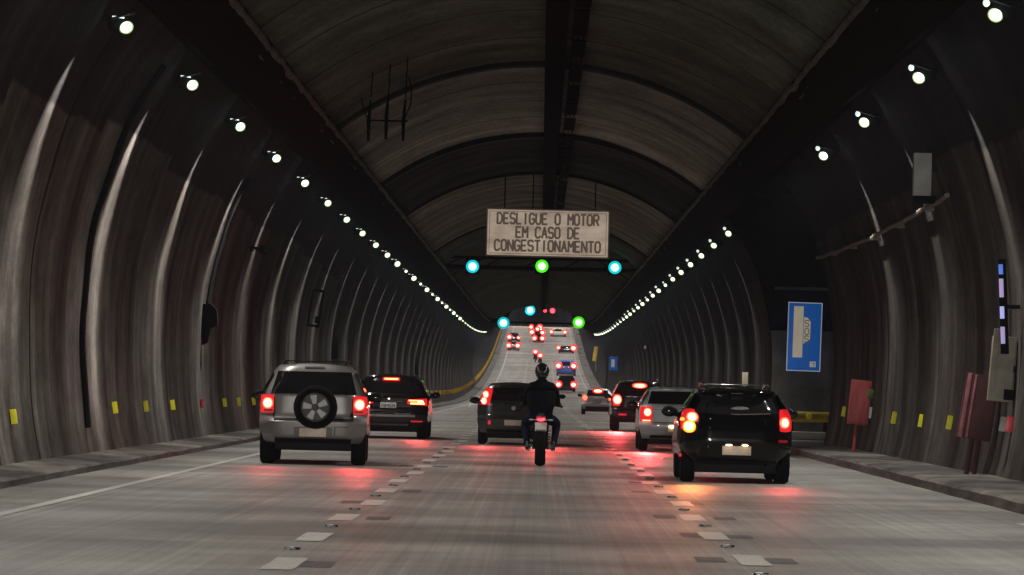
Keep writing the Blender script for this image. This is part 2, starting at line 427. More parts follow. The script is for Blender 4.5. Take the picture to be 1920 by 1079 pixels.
M['rib'] = worn('black shadow line band', (.004, .004, .004), (.012, .012, .012), 2, .9)  # black ribs stand in for the shadow lines of the arches
arch_rib(54.2, .35, .10, M['rib']); arch_rib(69.2, .45, .16, M['rib']); arch_rib(81.8, .3, .10, M['rib'])
arch_rib(104, .3, .1, M['rib']); arch_rib(126, .3, .08, M['rib'])
# bay (crossing gallery) on the right
bw = MB()
bw.box((12.6, (BAY0+BAY1)/2, 3.6), (.3, BAY1-BAY0+.6, 7.6))
bb = bw.build('bay_back_wall', M['baydark'], smooth=False); tag(bb, 'dark back wall deep inside the emergency bay on the right', 'wall')
ew = MB()
def end_poly(y, t, x1, mbx, zlo, zhi):
    pts = []
    for k in range(60):
        x, z = wprof(k/59)
        if zlo <= z <= zhi: pts.append((XC+x+.03, z))
    pts = [(XC+wx(zlo)+.03, zlo)]+pts+[(XC+wx(zhi)+.03, zhi)] if zlo > .05 else pts
    poly = pts+[(x1, pts[-1][1]), (x1, pts[0][1])]
    mbx.prism(poly, y, y+t)
end_poly(BAY1, .4, 12.45, ew, 3.35, 7.49)
eo = ew.build('bay_end_wall', M['baydark'], smooth=False); tag(eo, 'tall sooty concrete end wall of the bay behind the blue sign', 'wall')
e2 = MB(); end_poly(BAY1-.06, .46, 12.45, e2, .04, 3.34)
e2.build('pale_panel', M['bay'], eo, smooth=False)
e3 = MB(); e3.box((9.8, BAY1-.1, 4.62), (5.2, .12, .09))
for xx in (7.45, 9.05, 10.6): e3.box((xx, BAY1-.17, 4.62), (.06, .06, .06))
e3.build('ledge', M['bay'], eo, smooth=False)
e4 = MB()
end_poly(BAY0-.42, .4, 12.45, e4, .04, 7.49)
tag(e4.build('bay_near_wall', M['baydark'], smooth=False), 'near jamb wall of the emergency bay where the curved wall stops', 'wall')
e5 = MB(); e5.box((8.9, (BAY0+BAY1)/2, 7.62), (7.7, BAY1-BAY0, .2))
tag(e5.build('bay_roof', M['baydark'], smooth=False), 'black flat roof over the emergency bay', 'roof')
M['palek'] = worn('pale lit band kerb', (.30, .29, .27), (.55, .53, .50), 1.4, .8, stretch=(1, 1, 3))  # pale tone stands in for brightly lit bay pavement
# kerb and rail at the end of the bay
gk = MB(); gk.box((9.9, 66.6, .12), (5.0, .5, .24), bev=.03); gk.box((9.9, 68.3, .10), (5.0, 2.4, .2))
tag(gk.build('bay_kerb', M['palek'], ang=30), 'pale concrete kerb below the yellow guard rail', 'kerb')
gr = empty('guard_rail', (9.6, 67.3, .2), 0, 'yellow steel guard rail at the back of the bay under the blue sign', 'guard rail')
q = MB()
prof = [(-.06, .34), (.02, .40), (.02, .44), (-.05, .50), (.02, .56), (.02, .60), (-.06, .66)]
q.grid(lambda u, v: (-2.3+4.6*u, -prof[min(int(v*6+.001), 6)][0]-.05, prof[min(int(v*6+.001), 6)][1]-.02), 12, 6)
q.build('rail', M['guard'], gr)
for xx in (-2.0, -1.0, 0, 1.0, 2.0):
    MB().box((xx, .14, .3), (.1, .12, .6)).build('post', M['black'], gr, smooth=False)
# central cable duct and cable tray under the crown
cd = MB()
ys = list(range(0, 560, 8)); poly = [(-.06, 8.75), (.40, 8.75), (.40, 9.16), (-.06, 9.16)]
vs = [(x, y, z+zr(y)) for y in ys for x, z in poly]
cd.add(vs, [(j*4+k, j*4+(k+1) % 4, (j+1)*4+(k+1) % 4, (j+1)*4+k) for j in range(len(ys)-1) for k in range(4)]+[(0, 1, 2, 3)])
duct = tag(cd.build('cable_duct', M['beam'], smooth=False), 'long black cable duct running under the crown of the vault', 'cable duct')
tr = empty('cable_tray', (.66, 30, 8.8), 0, 'row of short black tray sections hung right of the ceiling duct', 'cable tray')
y = 30.0
k = 0
while y < 110:
    L = 2.7+.5*math.sin(k*2.1)
    b_ = MB(); b_.box((0, y-30+L/2, .05*math.sin(k*1.7)), (.31, L, .03))
    for s in (-1, 1): b_.tube([(s*.12, y-30+L/2, .05), (s*.12, y-30+L/2, .35)], .015, 6)
    b_.build('tray_section', M['beam'], tr)
    y += L+.85; k += 1
tw = MB(); tw.box((.0, 40, .20), (.02, 80, .02)); tw.build('rail', M['blackm'], tr, smooth=False)
# ledge beams (black trunking) above both lamp rows, with a dusty cable bundle on the upper edge
def ledge(side, y0, y1, label):
    b_ = MB(); ys = yrows(y0, y1); P_ = [(5.80, 6.88), (5.30, 6.52), (4.86, 7.28), (5.10, 7.62)]
    P_ = [(5.86, 6.80), (5.36, 6.50), (4.84, 7.20), (4.98, 7.60)]
    vs = [(XC+side*x, y, z+zr(y)) for y in ys for x, z in P_]
    b_.add(vs, [(j*4+k, j*4+(k+1) % 4, (j+1)*4+(k+1) % 4, (j+1)*4+k) for j in range(len(ys)-1) for k in range(4)]+[(0, 1, 2, 3)])
    o = b_.build('cable_trough', M['beam'], smooth=False); tag(o, label, 'cable trough')
    c_ = MB(); pts = []; rs = []
    y = y0
    while y < y1:
        pts.append((XC+side*(4.86+.05*noise.noise(Vector((y*1.3, side, 0)))), y, 7.28+zr(y)+.07*noise.noise(Vector((y*.9, side+4, 0)))))
        rs.append(.085+.05*noise.noise(Vector((y*1.7, 9, side)))); y += .45 if y < 120 else 3
    c_.tube(pts, rs, 9); c_.build('cable_bundle', M['crust'], o)
    c_ = MB(); pts = [(XC+side*(4.98+.04*noise.noise(Vector((p[1]*.8, side, 7)))), p[1], p[2]-.20+.03*noise.noise(Vector((p[1]*2, side, 1)))) for p in pts]
    c_.tube(pts, .03, 6); c_.build('cable', M['crust'], o)
    return o
ledge(-1, -25, 560, 'black cable trough above the left row of lamps')
ledge(1, -25, 560, 'black cable trough above the right row of lamps')
# ------------------------------------------------------------------ ground
def strip(mb, x0, x1, y0, y1, dz, nx=1):
    ys = yrows(y0, y1); n = nx+1
    vs = [(x0+(x1-x0)*i/nx, y, zr(y)+dz) for y in ys for i in range(n)]
    mb.add(vs, [(j*n+i, j*n+i+1, (j+1)*n+i+1, (j+1)*n+i) for j in range(len(ys)-1) for i in range(nx)])
r = MB(); strip(r, -6.55, 5.9, -25, 700, 0, 6); strip(r, 5.9, 12.6, BAY0-6, BAY1-3, 0, 3); strip(r, 5.9, 8.0, BAY1-3, 700, 0)
r.v += []
tag(r.build('road', M['road'], ang=60), kind='structure')
gm = MB(); gm.grid(lambda u, v: (-40+90*u, -40+760*v, -.9+zr(-40+760*v)), 2, 190)
tag(gm.build('ground', M['bay']), kind='structure')
def sidewalk(side, y0, y1, xk, xw, name):
    ys = yrows(y0, y1); b_ = MB(); vs = []
    kh = .65 if side < 0 else 1
    def kx(y): return xk+(.35*max(0, (y-(y1-2.2))/2.2)**2 if side > 0 else 0)
    P_ = lambda y: [(kx(y), -.05), (kx(y)+.02, .12*kh), (kx(y)+.07, .16*kh), (kx(y)+.3, .17*kh), (xw, .18)]
    for y in ys:
        for x, z in P_(y): vs.append((side*x+.03*noise.noise(Vector((y*.5, side, 0))) if z < .175 else side*x, y, z+zr(y)+(.015*noise.noise(Vector((y*.9, x, 0))) if z > 0 else 0)))
    n = 5
    for j in range(len(ys)-1):
        for k in range(4):
            b_.cm = 1 if k == 0 else 0
            b_.add([vs[j*n+k], vs[j*n+k+1], vs[(j+1)*n+k+1], vs[(j+1)*n+k]], [(0, 1, 2, 3)])
    b_.cm = 0; e = len(ys)-1
    b_.add([vs[e*n+k] for k in range(n)]+[(side*xw, ys[-1], -.05)], [tuple(range(6))])
    b_.cm = 0
    return tag(b_.build(name, [M['kerb'], M['kerbface']], ang=30), kind='structure')
sidewalk(-1, -25, 700, 6.35, 7.6, 'sidewalk'); sidewalk(1, -25, 52.0, 5.72, 7.5, 'sidewalk'); sidewalk(1, BAY1-.4, 700, 5.9, 7.5, 'sidewalk')
# markings: broken lane lines made of short worn marks, solid edge lines
def dashes(xf, y0, y1, name, w=.20):
    b_ = MB(); y = y0; k = 0
    while y < y1:
        L = 1.10+.12*math.sin(k*3.1)
        xx = xf+.05*math.sin(k*1.9)
        b_.grid(lambda u, v: (xx-w/2+w*u+.012*noise.noise(Vector((v*5, k, u))), y+L*v+.05*noise.noise(Vector((u*6, k, v*2))), zr(y+L*v)+.006), 4, 4)
        y += 2.95; k += 1
    return tag(b_.build(name, M['paint'], smooth=False), kind='structure')
dashes(-1.905, 13.1, 330, 'lane_marking', .24); dashes(1.69, 14.55, 330, 'lane_marking', .24)
b_ = MB(); strip(b_, -5.25, -5.11, 10, 430, .006); tag(b_.build('edge_line', M['paint'], smooth=False), kind='structure')
b_ = MB(); strip(b_, 5.22, 5.32, 46, 430, .006); strip(b_, 5.22, 5.32, 22, 24.4, .006); tag(b_.build('edge_line', M['paint'], smooth=False), kind='structure')
# tar patches either side of the near marks, and old marks
b_ = MB(); k = 0
for (xx, y0) in [(1.69, 14.55), (-1.905, 13.1)]:
    for i in range(11):
        y = y0+2.95*i+.25
        for s in (-1, 1):
            if noise.noise(Vector((i*3.3, s, y0))) > (-.1 if xx > 0 else .22):
                a = .26+.05*math.sin(i*5+s)
                b_.grid(lambda u, v: (xx+s*(.26+.06*math.sin(i*2.7))-.12+.24*u+.05*noise.noise(Vector((v*3, i, s))), y+.05+a*2.2*v+.06*noise.noise(Vector((u*3, i, s+4))), .004), 3, 3)
M['tar'] = worn('dark tar patch', (.035, .032, .033), (.12, .108, .105), 9, .6)
tag(b_.build('road_patch', M['tar'], smooth=False), kind='structure')
def make_stud():
    root = empty('road_stud', (0, 0, 0))
    b_ = MB(); b_.box((0, 0, .012), (.16, .14, .024), bev=.008); b_.build('base', M['blackm'], root)
    b_ = MB(); b_.box((-.02, -.02, .032), (.09, .08, .018), bev=.006)
    for k in range(4): b_.box((random.uniform(-.09, .09), random.uniform(-.2, .2), .012), (.04, .07, .02), Matrix.Rotation(k, 3, 'Z'), .004)
    b_.build('cap', M['steel'], root)
    return root
stud = make_stud(); first = True
for nm, xx, y0 in (('right', 1.70, 16.6), ('left', -1.93, 15.1)):
    for i in range(12):
        o = stud if first else copy_tree(stud); first = False
        o.location = (xx+random.uniform(-.03, .03), y0+2.95*i, .004); o.rotation_euler.z = random.uniform(-.2, .2); o.scale = (.7, .7, .6)
        tag(o, 'small worn metal road stud between the white marks of the %s lane line' % nm, 'road stud', 'worn road studs along the %s lane line' % nm)
# ------------------------------------------------------------------ wall lamps
def make_lamp(side, lens='lens'):
    root = empty('wall_lamp', (0, 0, 0))
    s = side
    h = MB(); h.box((s*.10, .10, .04), (.30, .24, .20), bev=.04); h.box((s*.02, -.02, .135), (.34, .30, .02), Matrix.Rotation(s*.3, 3, 'Y'), .005)
    hs = h.build('housing', M['blackm'], root)
    l = MB(); l.ellipsoid((-s*.01, -.03, -.02), (.075, .06, .066), Matrix.Rotation(s*.5, 3, 'Y')); ln = l.build('lens', M[lens], root)
    l = MB(); l.ellipsoid((-s*.01, .0, -.02), (.100, .05, .088), Matrix.Rotation(s*.5, 3, 'Y')); l.build('lens_fringe', M['fringe'], ln)
    r_ = MB()
    if s > 0: r_.ellipsoid((-.13, -.02, .13), (.045, .03, .05))
    else: r_.box((-.10, -.05, .115), (.17, .02, .022), Matrix.Rotation(.1, 3, 'Y'), .008)
    r_.build('reflector', M['glint'], root)  # glowing piece stands in for the reflection inside the fixture
    b_ = MB(); b_.tube([(s*.2, .12, .06), (s*.42, .14, .18)], .03, 8); b_.build('bracket', M['black'], root)
    return root
ORD = ['first', 'second', 'third', 'fourth', 'fifth', 'sixth', 'seventh', 'eighth', 'ninth', 'tenth', 'eleventh', 'twelfth', 'thirteenth', 'fourteenth', 'fifteenth', 'sixteenth', 'seventeenth', 'eighteenth', 'nineteenth', 'twentieth']
LX, LZ = 5.75, 6.22
def lamp_lights(side, y, k):
    z = zr(y)+LZ; x = XC+side*LX
    col = (1, .965, .90)
    e = LAMP_W*(1 if y < 150 else 1.2)
    spot('lamp_flood', (x-side*.12, y-.1, z-.16), (-side*.42, -.10, -1), e, 128, .9, col)
    if y < 170:
        o = spot('lamp_wall_lobe', (x-side*.02, y-.16/K, z-.17), (side*.68, -.04, -1), STREAK_W*(1.5 if y < 50 else .75)*(1 if side < 0 else .55), 68, 1.0, (1, .93, .86), radius=.03)
        o.scale = (.50 if y < 50 else .40, 1, 1)
def lamp_row(side, ys, nm):
    proto = make_lamp(side); pfar = make_lamp(side, 'lensfar'); nf = 0; n = 0
    for i, y in enumerate(ys):
        lamp_lights(side, y, i)
        if y < 26: continue
        if y < 58: o = proto if n == 0 else copy_tree(proto)
        else: o = pfar if nf == 0 else copy_tree(pfar); nf += 1
        sc_ = 1 if y < 60 else min(1+(y-60)/200, 1.25)
        if side < 0 and y > 88: sc_ = (1.3, .7)[n % 2] if y < 165 else .62
        if side > 0 and y > 95: sc_ = (1.1, .85, 1.2)[n % 3] if y < 150 else .8
        o.location = (XC+side*LX, y, zr(y)+LZ); o.scale = (sc_, sc_, sc_)
        if n < 17: lab = '%s white lamp from the %s photo edge in the %s wall row' % (ORD[n], nm, nm)
        else: lab = 'tiny far white lamp where the %s lamp row merges near the vanishing point' % nm
        tag(o, lab, 'lamp', 'white lamps along the %s wall' % nm if n < 17 else 'far merged lamps of the %s row' % nm)
        n += 1
lamp_row(-1, [31.0+5.9*k for k in range(-6, 36)], 'left')
lamp_row(1, [28.3+5.72*k for k in range(-5, 37) if k not in (4, 5, 6)], 'right')
# added hooded lamps light the far road, lenses turned away from the camera
y = 246.0; proto = None
while y < 470:
    for side in (-1, 1):
        if proto is None:
            proto = empty('added_hooded_lamp', (0, 0, 0)); MB().box((0, 0, 0), (.5, .2, .3), bev=.04).build('housing', M['blackm'], proto); MB().box((0, .13, -.05), (.4, .05, .2), bev=.02).build('lens', M['lens'], proto); o = proto
        else: o = copy_tree(proto)
        o.location = (XC+side*4.6, y, zr(y)+7.35)
        tag(o, 'added black hooded lamp under the vault edge up the slope, lens turned away', 'lamp', 'added far hooded lamps up the slope')
        spot('lamp_flood', (XC+side*4.5, y+.3, zr(y)+7.2), (-side*.35, .05, -1), LAMP_W*1.7, 150, .9, (1, .95, .9))
    y += 7
for y in (428, 446, 464):  # added warm lamps brighten the vault past the crest
    for side in (-1, 1):
        o = copy_tree(proto); o.location = (XC+side*3.0, y, zr(y)+7.9); tag(o, 'added black hooded lamp under the vault edge up the slope, lens turned away', 'lamp', 'added far hooded lamps up the slope')
        spot('added_warm_lamp', (XC+side*3.0, y+.3, zr(y)+7.2), (0, .3, -1), 4500, 165, .9, (1, .62, .35))
# ------------------------------------------------------------------ delineators on the walls
def delin(side, y, z, m_, w, h, label, cat, group=None, sc_=1):
    root = empty('wall_reflector', (XC+side*(wx(z)-.045), y, z+zr(y)), 0, label, cat, group)
    lean = Matrix.Rotation(side*.16, 3, 'Y')
    b_ = MB(); b_.box((0, 0, 0), (w*sc_, .02, h*sc_), lean, .008); b_.build('reflective_face', m_, root)
    b_ = MB(); b_.box((side*.05, .04, -.005), (.10, .05, h*.8*sc_), lean, .01); b_.build('bracket', M['black'], root)
    return root
Y_L = [30.8, 38.2, 41.2, 44.2, 51.5, 53.9, 56.7]
for i, y in enumerate(Y_L):
    delin(-1, y, .84 if i else .78, M['yellow'], .09, .20, '%s yellow reflector from the left photo edge, low on the left wall' % ORD[i], 'reflector', 'yellow reflectors low on the left wall')
delin(-1, 48.1, .84, M['redref'], .07, .20, 'only red reflector on the left wall, between yellow ones', 'reflector')
proto = None; y = 60.0; n = 0
while y < 420:
    if proto is None:
        proto = delin(-1, y, .84, M['amber'], .13, .20, '', 'reflector')
    o = proto if n == 0 else copy_tree(proto)
    o.location = (XC-(wx(.84)-.045), y, .84+zr(y)); s_ = 1+min(y, 300)/260; o.scale = (s_, 1, s_)
    tag(o, 'small amber reflector in the far line that curves up the left wall', 'reflector', 'far amber reflectors along the left wall')
    y += 3.2; n += 1
def atw(px, py, side, z):
    """distance at which the wall point of height z projects to px"""
    x = XC+side*(wx(z)-.05); lo, hi = 20, 200
    for _ in range(40):
        m_ = (lo+hi)/2; X = x*F/m_; H = (z-EYE)*F/m_
        if abs(X+H*S) > abs(px-VPX): lo = m_
        else: hi = m_
    return m_
for i, (px, z) in enumerate([(1780, .93), (1727, .92), (1676, .93), (1582, .98)]):
    delin(1, atw(px, 0, 1, z), z, M['yellow'], .10, .24, ['yellow reflector nearest the big dark red cabinet on the right wall', 'middle yellow reflector of the three between the red cabinets', 'yellow reflector just right of the smaller red cabinet', 'yellow reflector left of the smaller red cabinet at the bay edge'][i], 'reflector', 'yellow reflectors low on the right wall')
delin(1, atw(1627, 0, 1, 1.0)-.2, 1.0, M['whiteref'], .13, .24, 'pale pinkish white reflector just right of the smaller red cabinet', 'reflector')
ro = delin(1, atw(1885, 0, 1, 1.0)-.3, .98, M['redref'], .11, .24, 'red reflector with grey edge beside the dark red cabinet', 'reflector')
MB().box((-.10, .02, 0), (.09, .02, .22), Matrix.Rotation(.16, 3, 'Y'), .005).build('grey_edge', M['greyb'], ro)
p = W(1517, 781, 67); o = empty('rail_reflector', (p.x, 66.98, p.z), 0, 'round yellow reflector on the guard rail under the blue sign', 'reflector')
MB().lathe([(-.03, 0.001), (-.03, .085), (0, .1), (.03, .001)], (0, 0, 0), 'Y', 16).build('disc', M['yellow'], o)
# ------------------------------------------------------------------ signs
GL = {'D': [[(0, 0), (0, 1), (.5, 1), (.8, .75), (.8, .25), (.5, 0), (0, 0)]], 'E': [[(.75, 0), (0, 0), (0, 1), (.75, 1)], [(0, .5), (.6, .5)]],
      'S': [[(0, .12), (.2, 0), (.6, 0), (.8, .15), (.8, .38), (.6, .5), (.2, .5), (0, .65), (0, .88), (.2, 1), (.6, 1), (.8, .88)]], 'L': [[(0, 1), (0, 0), (.7, 0)]],
      'I': [[(.4, 0), (.4, 1)]], 'G': [[(.8, .85), (.6, 1), (.2, 1), (0, .8), (0, .2), (.2, 0), (.6, 0), (.8, .2), (.8, .48), (.45, .48)]],
      'U': [[(0, 1), (0, .2), (.2, 0), (.6, 0), (.8, .2), (.8, 1)]], 'O': [[(0, .2), (0, .8), (.2, 1), (.6, 1), (.8, .8), (.8, .2), (.6, 0), (.2, 0), (0, .2)]],
      'M': [[(0, 0), (0, 1), (.42, .45), (.84, 1), (.84, 0)]], 'T': [[(0, 1), (.8, 1)], [(.4, 1), (.4, 0)]], 'R': [[(0, 0), (0, 1), (.6, 1), (.8, .85), (.8, .62), (.6, .48), (0, .48)], [(.4, .48), (.8, 0)]],
      'C': [[(.8, .85), (.6, 1), (.2, 1), (0, .8), (0, .2), (.2, 0), (.6, 0), (.8, .15)]], 'A': [[(0, 0), (.4, 1), (.8, 0)], [(.16, .36), (.64, .36)]], 'N': [[(0, 0), (0, 1), (.8, 0), (.8, 1)]],
      'F': [[(0, 0), (0, 1), (.75, 1)], [(0, .5), (.6, .5)]], 'P': [[(0, 0), (0, 1), (.6, 1), (.8, .85), (.8, .62), (.6, .48), (0, .48)]], 'Q': [[(0, .2), (0, .8), (.2, 1), (.6, 1), (.8, .8), (.8, .2), (.6, 0), (.2, 0), (0, .2)], [(.5, .25), (.85, -.05)]],
      '4': [[(.6, 0), (.6, 1), (0, .3), (.8, .3)]], '0': [[(0, .2), (0, .8), (.2, 1), (.6, 1), (.8, .8), (.8, .2), (.6, 0), (.2, 0), (0, .2)]], '3': [[(0, .9), (.2, 1), (.6, 1), (.8, .85), (.8, .62), (.55, .5), (.8, .38), (.8, .15), (.6, 0), (.2, 0), (0, .1)]]}
def text(st, size, loc, parent, name, m_, width=None, stroke=.13, thick=.004, **kw):
    """letters drawn as flat strokes: size is the cap height, width the length of the line"""
    adv = 1.12; n = len(st); tot = n*adv-.3; sx = (width/tot) if width else size*.8
    b_ = MB(); sw_ = size*stroke/2
    for i, ch in enumerate(st):
        for pl in GL.get(ch, []):
            P_ = [Vector(((i*adv+x-tot/2)*sx, 0, (y-.5)*size)) for x, y in pl]
            for q, (a, b) in enumerate(zip(P_, P_[1:])):
                d_ = (b-a).normalized(); nn = Vector((-d_.z, 0, d_.x))*sw_; a2, b2 = a-d_*sw_*.55, b+d_*sw_*.55
                o_ = Vector((0, -thick-.0006*(q % 3), 0))
                b_.add([a2+nn+o_, b2+nn+o_, b2-nn+o_, a2-nn+o_, a2+nn, b2+nn, b2-nn, a2-nn], [(0, 1, 2, 3), (0, 4, 5, 1), (1, 5, 6, 2), (2, 6, 7, 3), (3, 7, 4, 0)])
    return b_.build(name, m_, parent, smooth=False, loc=loc, weld=False)
sd = 82.4
p0 = W(1027, 438, sd); sg = empty('overhead_sign', p0, 0, 'cream overhead sign with three lines of dark Portuguese lettering', 'sign')
sw, sh = 229*sd/F, 88*sd/F
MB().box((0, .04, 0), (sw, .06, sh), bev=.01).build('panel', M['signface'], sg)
b_ = MB()
for s in (-1, 1):
    b_.box((s*(sw/2), 0, 0), (.05, .14, sh+.05)); b_.box((0, 0, s*(sh/2)), (sw-.05, .14, .05))
b_.build('frame', M['signframe'], sg, smooth=False)
b_ = MB()
for s in (-1, 1): b_.box((s*(sw/2-.10), 0.004, 0), (.018, .01, sh-.2)); b_.box((0, 0.004, s*(sh/2-.09)), (sw-.22, .01, .018))
b_.build('border', M['lettering'], sg, smooth=False)
for t_, z, wd in (('DESLIGUE O MOTOR', .52, 3.72), ('EM CASO DE', .02, 2.32), ('CONGESTIONAMENTO', -.47, 3.88)):
    text(t_, .38, (0, 0.004, z), sg, 'lettering', M['lettering'], width=wd, stroke=.19, thick=.006)
for px in (945, 998, 1115):
    b_ = MB(); x = (px-1027)*sd/F; b_.tube([(x, .05, sh/2), (x, .05, ceil_z(x+p0.x-XC)-p0.z+.05)], .022, 8); b_.build('hanger', M['blackm'], sg)
b_ = MB(); b_.tube([(-sw/2, .1, sh/2-.1), (sw/2, .1, sh/2-.1)], .03, 8); b_.build('crossbar', M['blackm'], sg)
# SOS sign on the bay's end wall
sd = BAY1-.35
p0 = W(1508, 632, sd); so = empty('sos_sign', p0, 0, 'blue and white upright SOS lay-by sign in the bay on the right', 'sign')
u = sd/F; w_, h_ = 64*u, 129*u
so.rotation_euler = (0, .012, 0)
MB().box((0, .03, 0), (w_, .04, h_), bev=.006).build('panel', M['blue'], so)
b_ = MB(); t_ = 1.6*u
for s in (-1, 1): b_.box((s*(w_/2-t_/2), .004, 0), (t_, .012, h_)); b_.box((0, .004, s*(h_/2-t_/2)), (w_-2*t_, .012, t_))
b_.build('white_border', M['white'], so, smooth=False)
def pxs(x, y): return ((x-1508)*u, -(y-632)*u)
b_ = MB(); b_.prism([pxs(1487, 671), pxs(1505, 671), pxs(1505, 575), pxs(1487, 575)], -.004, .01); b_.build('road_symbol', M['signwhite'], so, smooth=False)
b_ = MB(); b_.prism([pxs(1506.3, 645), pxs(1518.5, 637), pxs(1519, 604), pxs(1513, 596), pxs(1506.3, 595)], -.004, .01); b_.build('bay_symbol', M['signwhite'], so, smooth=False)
for ch, yy in (('S', 607), ('O', 622), ('S', 636)):
    x_, z_ = pxs(1512.3, yy); text(ch, .19, (x_, -.006, z_), so, 'lettering', M['lettering'], width=.12, stroke=.15)
b_ = MB()
cx, cz = pxs(1525.5, 683)
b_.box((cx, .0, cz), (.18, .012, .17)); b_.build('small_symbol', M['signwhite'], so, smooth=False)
b_ = MB(); b_.tube([(cx-.045, -.008, cz+.045), (cx+.0, -.008, cz+.01), (cx+.05, -.008, cz+.045)], .012, 6); b_.tube([(cx+.04, -.008, cz+.03), (cx+.04, -.008, cz-.05), (cx+.0, -.008, cz-.05)], .012, 6)
b_.build('phone_symbol', M['blue'], so)
b_ = MB()
for s in (-1, 1): b_.tube([(s*.3, .06, -h_/2+.1), (s*.3, .06, h_/2-.1)], .03, 8); b_.box((s*.3, .2, .5), (.05, .3, .05)); b_.box((s*.3, .2, -.5), (.05, .3, .05))
b_.build('bracket', M['black'], so)
# far blue sign, yellow post panel, small pale panel
p0 = W(1150, 682, 176); o = empty('blue_sign', p0, 0, 'small far blue sign with white centre on the right wall', 'sign')
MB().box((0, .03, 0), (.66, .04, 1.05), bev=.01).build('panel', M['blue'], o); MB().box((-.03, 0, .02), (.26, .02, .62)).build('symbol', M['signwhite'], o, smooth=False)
MB().box((.45, .2, 0), (.9, .05, .06)).build('bracket', M['black'], o, smooth=False)
p0 = W(1116, 664, 262); o = empty('yellow_panel', p0, 0, 'narrow tall dull yellow panel far away right of the road', 'panel')
MB().box((0, 0, 0), (.45, .05, 1.75), Matrix.Rotation(.12, 3, 'Y'), .01).build('face', M['guard'], o); MB().box((.1, .05, -1.2), (.1, .06, 1.6)).build('post', M['steel'], o, smooth=False)
p0 = W(1397, 711, 74); o = empty('cream_board', p0, 0, 'small upright cream panel above the roof of the black car', 'panel')
MB().box((0, 0, 0), (.19, .03, .44), bev=.006).build('face', M['signwhite'], o); MB().tube([(0, .05, -.22), (0, .05, -EYE-.1)], .03, 8).build('post', M['steel'], o)
# ------------------------------------------------------------------ traffic signals
def signal(p, hue, label, group=None, r=.26, sc_=1):
    root = empty('traffic_signal', p, 0, label, 'traffic signal', group)
    MB().box((0, .2, 0), (.72, .25, .78), bev=.03).build('housing', M['blackm'], root)
    if hue in ('cyan', 'green'):
        MB().lathe([(.03, r*1.36), (-.01, r*1.32), (-.02, r*.79)], (0, .06, 0), 'Y', 28).build('lit_rim', M[hue+'ring'], root)
        MB().lathe([(-.02, r*.8), (-.06, r*.6), (-.08, .001)], (0, .06, 0), 'Y', 28).build('lit_lens', M[hue], root)
    else:
        MB().lathe([(-.02, r), (-.06, r*.7), (-.08, .001)], (0, .06, 0), 'Y', 28).build('lit_lens', M['redsig'], root)
    b_ = MB()
    def fn(u, v):
        a = math.pi*(1.05-1.1*u); return (math.cos(a)*r*1.4, .08-.3*v*(1), math.sin(a)*r*1.4)
    b_.grid(fn, 14, 2); vz = b_.build('visor', M['blackm'], root)
    return root
gd = 113.5
gb = MB(); gb.tube([(-5.9, 0, 0), (5.9, 0, 0)], .11, 8); gb.tube([(-5.9, 0, .5), (5.9, 0, .5)], .07, 8)
for xx in (-5, -3, -1, 1, 3, 5): gb.tube([(xx, 0, 0), (xx+.9, 0, .5)], .035, 6)
gt = gb.build('signal_gantry', M['black'], loc=(0, gd+.45, W(1016, 500, gd).z-.1)); tag(gt, 'black steel gantry carrying three lane signals below the cream sign', 'gantry')
for px, py, hue, lab in ((886, 500, 'cyan', 'left cyan green signal under the overhead sign'), (1016, 499.5, 'green', 'middle pure green signal under the overhead sign'), (1153, 502, 'cyan', 'right cyan green signal under the overhead sign')):
    p = W(px, py, gd); signal(p, hue, lab, 'lane signals on the near gantry', r=.245)
    l = bpy.data.lights.new('signal_glow', 'POINT'); l.energy = 5; l.color = (.1, 1, .8) if hue == 'cyan' else (.2, 1, .1); l.shadow_soft_size = .2
    lo_ = bpy.data.objects.new('signal_glow', l); COL.objects.link(lo_); lo_.location = p+Vector((0, -.5, 0))
gd = 214
gb = MB(); gb.tube([(-5.9, 0, 0), (5.9, 0, 0)], .1, 8); gt = gb.build('signal_gantry', M['black'], loc=(0, gd+.5, W(1016, 606, gd).z)); tag(gt, 'far thin gantry bar between the second pair of lane signals', 'gantry')
signal(W(944, 606, gd), 'cyan', 'cyan signal left of the far traffic, second gantry', 'lane signals on the second gantry', r=.42)
signal(W(1085, 605, gd), 'green', 'bright green signal right of the far traffic, second gantry', 'lane signals on the second gantry', r=.42)
gd = 366
signal(W(994, 582, gd), 'cyan', 'pale cyan signal high up in the far distance', None, r=.62)
signal(W(1022, 583, gd), 'red', 'small far red signal just right of the pale cyan one', None, r=.28)
signal(W(1036, 583, gd), 'red', 'larger far red signal beside the hanging duct', None, r=.42)
# ------------------------------------------------------------------ things on the walls
def on_wall(px, py, side):
    dx, dy = px-VPX, VPY-py; a = dx-dy*S; h = dy+dx*S
    best = None
    for k in range(400):
        x, z = wprof(k/399); X = XC+side*x
        e = abs(X*h-(z-EYE)*a)
        if best is None or e < best[0]: best = (e, X, z)
    return Vector((best[1], abs(best[1]/a*F), best[2]))
